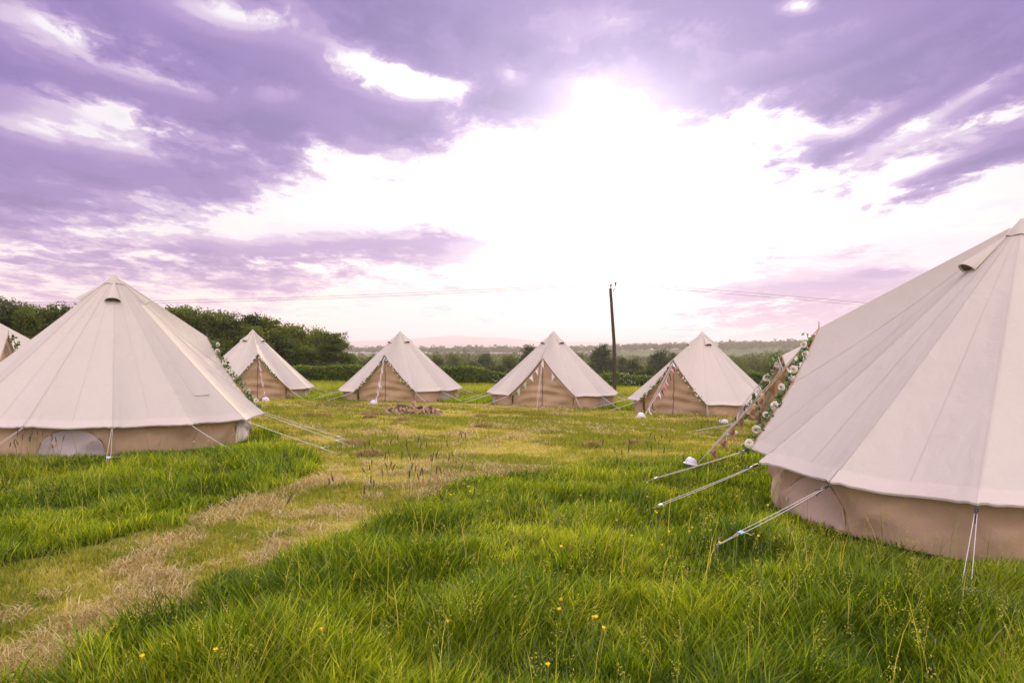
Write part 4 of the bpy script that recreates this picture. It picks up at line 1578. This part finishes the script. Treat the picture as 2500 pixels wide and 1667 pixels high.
# taller flowering stalks among the blades
s = rnd.choice(n, int(n * 0.004), replace=False)
V, Q, T_, m = blades(x[s], y[s], z[s], rnd.uniform(0.34, 0.56, len(s)), 0.0032 + 0.00035 * d[s], ang[s], rnd.uniform(0.1, 0.5, len(s)), rnd, 3, 1.6)
parts.append((V, Q, T_, m, np.where(rnd.uniform(0, 1, len(s)) < 0.7, 0.45, 0.95)))
# fine tan panicles on some stalks, and broad herb leaves low in the sward
s2 = s[d[s] < 12]
s2 = s2[:700]
pc = np.repeat(np.stack([x[s2], y[s2], z[s2] + rnd.uniform(0.30, 0.48, len(s2))], -1), 26, 0)
pc = pc + rnd.normal(0, 1, pc.shape) * np.array([0.014, 0.014, 0.040])
PV, PQ = leaf_quads(pc, np.array([0, -0.3, 0.2]), 0.011, rnd, 0.35)
lowk = rnd.choice(n, 26000, replace=False)
lowk = lowk[(fbm(x[lowk] * 0.9 + 5, y[lowk] * 0.9, 49, 3) > 0.50) & (d[lowk] < 11)]
hc = np.stack([x[lowk], y[lowk], z[lowk] + L[lowk] * rnd.uniform(0.15, 0.62, len(lowk))], -1)
HV, HQ = leaf_quads(hc, np.array([0, -0.2, 0.9]), 0.034, rnd, 0.62)
herb_V = np.concatenate([PV, HV])
herb_Q = np.concatenate([PQ, HQ + len(PV)])
herb_t = np.concatenate([np.repeat(rnd.uniform(0.93, 0.97, len(pc)), 4), np.repeat(rnd.uniform(0.0, 0.55, len(hc)), 4)])
o = put('meadow_herbs', mesh_np('meadow_herbs', herb_V, [herb_Q], [M_GRASS], {'tint': herb_t}))
kind(o, 'stuff')
o['label'] = 'clover leaves and fine seed panicles among the long grass'
# uncut verge before the hedge
x, y = scatter([(33, 45.5, 260)], rnd, 42)
yv = y + 2.0 * (fbm(x / 3, y / 3, 51, 2) - 0.5) - 0.015 * x * 4
k = (yv > 37.5) & ~in_tents(x, y, 2.6)
x, y = x[k], y[k]
n = len(x)
V, Q, T_, m = blades(x, y, hgt(x, y), rnd.uniform(0.14, 0.40, n), np.full(n, 0.026), rnd.uniform(0, 6.28, n), rnd.uniform(0.05, 0.5, n), rnd, 2)
parts.append((V, Q, T_, m, np.where(rnd.uniform(0, 1, n) < 0.30, rnd.uniform(0.94, 1, n), rnd.uniform(0.35, 0.9, n))))
# green uncut tongues between the far tents
x, y = scatter([(27, 37, 300)], rnd, 30)
k = np.zeros(len(x), bool)
for (cx, cy, rx, ry) in ((-8.1, 33.6, 2.2, 2.2), (-1.6, 32.2, 1.6, 2.0), (4.2, 30.2, 1.4, 2.0)):
    k |= ((x - cx) / rx) ** 2 + ((y - cy) / ry) ** 2 < 0.7 + 0.6 * fbm(x, y, 52, 2)
k &= ~in_tents(x, y, 2.5)
x, y = x[k], y[k]
n = len(x)
V, Q, T_, m = blades(x, y, hgt(x, y), rnd.uniform(0.10, 0.26, n), np.full(n, 0.020), rnd.uniform(0, 6.28, n), rnd.uniform(0.05, 0.5, n), rnd, 2)
parts.append((V, Q, T_, m, rnd.uniform(0.2, 0.8, n)))
V, pol, at_ = merge(parts)
o = put('long_grass', mesh_np('long_grass', V, pol, [M_GRASS], {'tint': at_}))
kind(o, 'stuff')
o['label'] = 'long bright green meadow grass left uncut round the tents'

# mown turf
parts = []
x, y = scatter([(2.0, 4, 3600), (4, 7, 3000), (7, 11, 1900), (11, 17, 950), (17, 26, 480), (26, 40, 240)], rnd, 44)
k = ~(inside(POLY_R, x, y) | inside(POLY_L, x, y)) & ~in_tents(x, y)
x, y = x[k], y[k]
n = len(x)
d = np.hypot(x, y)
patch = fbm(x * 0.55, y * 0.55, 55, 4) * 0.6 + fbm(x * 2.4, y * 2.4, 56, 3) * 0.4
# two wheel tracks worn pale along the mown path
patch = patch - 0.085 * worn(x, y) + 0.05 * (d < 10)
green = np.clip((patch - 0.44) * 5 + 0.5 - 0.12 * np.clip((d - 9) / 8, 0, 1), 0, 1)
L = (0.022 + 0.045 * green) * rnd.uniform(0.5, 1.5, n) * (1 + 0.004 * d)
L = np.where(rnd.uniform(0, 1, n) < 0.02 * green, L * 2.6, L)
w = (0.0036 + 0.00052 * d) * rnd.uniform(0.6, 1.4, n)
tint = np.clip(0.78 - 0.66 * green + rnd.normal(0, 0.17, n), 0, 1)
V, Q, T_, m = blades(x, y, hgt(x, y) - 0.004, L, w, rnd.uniform(0, 6.28, n), np.clip(rnd.uniform(0.1, 1.1, n), 0, 0.95), rnd, 2)
parts.append((V, Q, T_, m, tint))
V, pol, at_ = merge(parts)
o = put('mown_grass', mesh_np('mown_grass', V, pol, [M_MOWN], {'tint': at_}))
kind(o, 'stuff')
o['label'] = 'short mown yellow green grass of the path and clearing'

# dry clippings lying in swathes and lumps
x, y = scatter([(2.0, 4, 2600), (4, 7, 2200), (7, 11, 1300), (11, 18, 520), (18, 30, 130)], rnd, 44)
patch = fbm(x * 0.7 + 9, y * 0.7, 58, 4) * 0.5 + fbm(x * 3.1, y * 3.1, 59, 3) * 0.5
patch = patch + 0.075 * worn(x, y) - 0.030
k = ~(inside(POLY_R, x, y) | inside(POLY_L, x, y)) & ~in_tents(x, y) & (patch > 0.565)
x, y, patch = x[k], y[k], patch[k]
n = len(x)
d = np.hypot(x, y)
lump = np.clip((patch - 0.60) * 6, 0, 1)
V, Q, T_, m = blades(x, y, hgt(x, y) + 0.004 + lump * 0.07 * rnd.uniform(0, 1, n), rnd.uniform(0.05, 0.13, n) * (1 + 0.015 * d), (0.0030 + 0.0005 * d) * rnd.uniform(0.7, 1.4, n), rnd.uniform(0, 6.28, n), rnd.uniform(0.93, 1.08, n), rnd, 2)
tint = np.clip(rnd.uniform(0.2, 1.0, n) - lump * 0.35, 0, 1)
o = put('dry_clippings', mesh_np('dry_clippings', V, [Q, T_], [M_HAY], {'tint': np.repeat(tint, m)}))
kind(o, 'stuff')
o['label'] = 'dry straw coloured grass clippings lying on the mown path'

# dark tussocks of old cuttings lying on the clearing
rn = random.Random(8)
for i, (px, py, s) in enumerate(((938, 1003, .5), (968, 1010, .4), (903, 1013, .35), (985, 1028, .3), (790, 1016, .3), (755, 1016, .22), (1008, 1008, .25), (903, 1020, .22), (1175, 1018, .28), (1180, 1043, .25), (865, 1085, .35), (900, 1112, .30), (1445, 1090, .22), (1545, 1085, .22))):
    p = gpx(px, py)
    r2 = np.random.default_rng(i)
    nn = 260
    a = r2.uniform(0, 6.28, nn)
    rr_ = s * np.sqrt(r2.uniform(0, 1, nn)) * 0.62
    px_, py_ = rr_ * np.cos(a) * 1.3, rr_ * np.sin(a)
    hh = np.maximum(0, 1 - (rr_ / (s * 0.62)) ** 2) * s * 0.24
    V, Q, T_, m = blades(px_, py_, hh * r2.uniform(0.3, 1, nn), r2.uniform(0.06, 0.14, nn), np.full(nn, 0.012), r2.uniform(0, 6.28, nn), r2.uniform(0.8, 1.05, nn), r2, 2)
    o = put('cuttings_clump', mesh_np('cuttings_clump', V, [Q, T_], [M_HAY], {'tint': np.repeat(r2.uniform(0, 0.35, nn), m)}))
    o.location = p
    tag(o, 'small brown clump of old grass cuttings on the mown clearing', 'grass clump', 'brown clumps of cuttings on the clearing')


# ------------------------------------------------------------------ seed spikes and buttercups
def spike_mesh(seed, h):
    r2 = random.Random(seed)
    b = MB()
    bx, by = r2.uniform(-0.10, 0.10), r2.uniform(-0.06, 0.06)
    st_ = [(bx * t * t, by * t * t, h * t) for t in (0, 0.25, 0.5, 0.75, 0.86)]
    b.tube(st_, 0.0022, 5, 0)
    hd_ = [(bx * t * t, by * t * t, h * t) for t in (0.84, 0.87, 0.91, 0.96, 0.99, 1.0)]
    b.tube(hd_, [0.002, 0.005, 0.0062, 0.0055, 0.0035, 0.001], 7, 1)
    for q in range(60):
        t = 0.85 + 0.14 * q / 60
        a = q * 2.4
        p = Vector((bx * t * t, by * t * t, h * t))
        e = p + Vector((math.cos(a) * 0.009, math.sin(a) * 0.009, 0.010))
        b.face([p + Vector((0, 0, -0.002)), e, p + Vector((0.001, 0, 0.003))], 1)
    return b.mesh('seed_spike', [M_STALK, M_SPIKE])


SPK = [spike_mesh(i, 0.42 + 0.05 * (i % 4)) for i in range(8)]
rn = random.Random(21)
spots = []
for _ in range(46):
    spots.append((rn.gauss(985, 65), rn.gauss(1170, 36)))
for _ in range(16):
    spots.append((rn.gauss(1560, 60), rn.gauss(1140, 35)))
spots += [(1112, 1095), (1128, 1118), (1612, 1110), (1518, 1140), (828, 1235), (700, 1180), (730, 1186), (905, 1250), (868, 1290), (640, 1330)]
for _ in range(16):
    spots.append((rn.gauss(95, 35), rn.uniform(1105, 1118)))
for i, (px, py) in enumerate(spots):
    o = put('seed_spike', SPK[i % 8])
    o.location = gpx(px, py + 40)
    o.rotation_euler = (rn.gauss(0, 0.12), rn.gauss(0, 0.12), rn.uniform(0, 6.28))
    g_ = 'in the long grass before the left tent window' if px < 200 else 'in the clump by the mown path' if px < 1300 else 'near the ropes of the right tent'
    tag(o, 'dark grass seed spike ' + g_, 'seed head', 'grass seed spikes ' + g_)


def buttercup_parts(seed):
    r2 = random.Random(seed)
    s, f = MB(), MB()
    h = 0.30 + 0.06 * (seed % 3)
    dx = r2.uniform(-0.05, 0.05)
    s.tube([(0, 0, 0), (dx * 0.4, 0.01, h * 0.5), (dx, 0, h)], 0.0018, 5)
    for k in range(5):
        a = 2 * math.pi * k / 5
        ca_, sa_ = math.cos(a), math.sin(a)
        P = []
        for i in range(4):
            t = i / 3
            rho = 0.002 + 0.0085 * t
            w = 0.0052 * math.sin(0.35 + t * 2.3)
            P.append([(dx + rho * ca_ - sa_ * w * q, rho * sa_ + ca_ * w * q, h + 0.010 * t ** 1.4 + abs(q) * 0.002) for q in (-1, 0, 1)])
        f.grid(P, 0)
    f.tube([(dx, 0, h), (dx, 0, h + 0.007)], [0.006, 0.004], 7)
    return s.mesh('stem', [M_STALK]), f.mesh('bloom', [M_YEL])


BUT = [buttercup_parts(i) for i in range(3)]
spots = [(1388, 1468), (1424, 1476), (1442, 1463), (1437, 1500), (1433, 1514), (392, 1578), (1882, 1372), (1098, 1528), (565, 1562), (790, 1541), (1343, 1595), (2290, 1180)]
for _ in range(22):
    spots.append((rn.uniform(1330, 1880), rn.uniform(1170, 1330)))
for _ in range(8):
    spots.append((rn.uniform(1080, 1180), rn.uniform(1165, 1215)))
for _ in range(7):
    spots.append((rn.uniform(430, 570), rn.uniform(1045, 1090)))
for i, (px, py) in enumerate(spots):
    h = 0.30 + 0.06 * (i % 3)
    near_ = i < 12
    where = 'in the bright grass at the front' if near_ else 'in the grass before the left tent wall' if px < 700 else 'by the seed spikes at the path' if px < 1250 else 'among the ropes of the right tent'
    o = thing('buttercup', 'small yellow buttercup on a thin stem ' + where, 'flower', gpx(px, py, h) - Vector((0, 0, h)), 'buttercups ' + where)
    put('stem', BUT[i % 3][0], o)
    put('bloom', BUT[i % 3][1], o)
    o.rotation_euler = (rn.gauss(-0.15, 0.2), rn.gauss(0, 0.2), rn.uniform(0, 6.28))
    o.scale = (1, 1, 1)

# ------------------------------------------------------------------ air
HAZE = 2.2e-4
m, n, out = newmat('evening_haze')
pv = n.node('ShaderNodeVolumePrincipled')
pv.inputs['Color'].default_value = (0.97, 0.87, 0.91, 1)
pv.inputs['Density'].default_value = HAZE
pv.inputs['Anisotropy'].default_value = 0.25
m.node_tree.links.new(pv.outputs[0], out.inputs['Volume'])
b = MB()
b.box((500, 4500, 65), 24000, 13000, 270)
o = put('haze', b.mesh('haze', [m]))
kind(o, 'stuff')
o['label'] = 'pale lilac evening haze over the valley'
bpy.context.scene.cycles.volume_bounces = 0
bpy.context.scene.cycles.max_bounces = 8
bpy.context.scene.cycles.transparent_max_bounces = 8
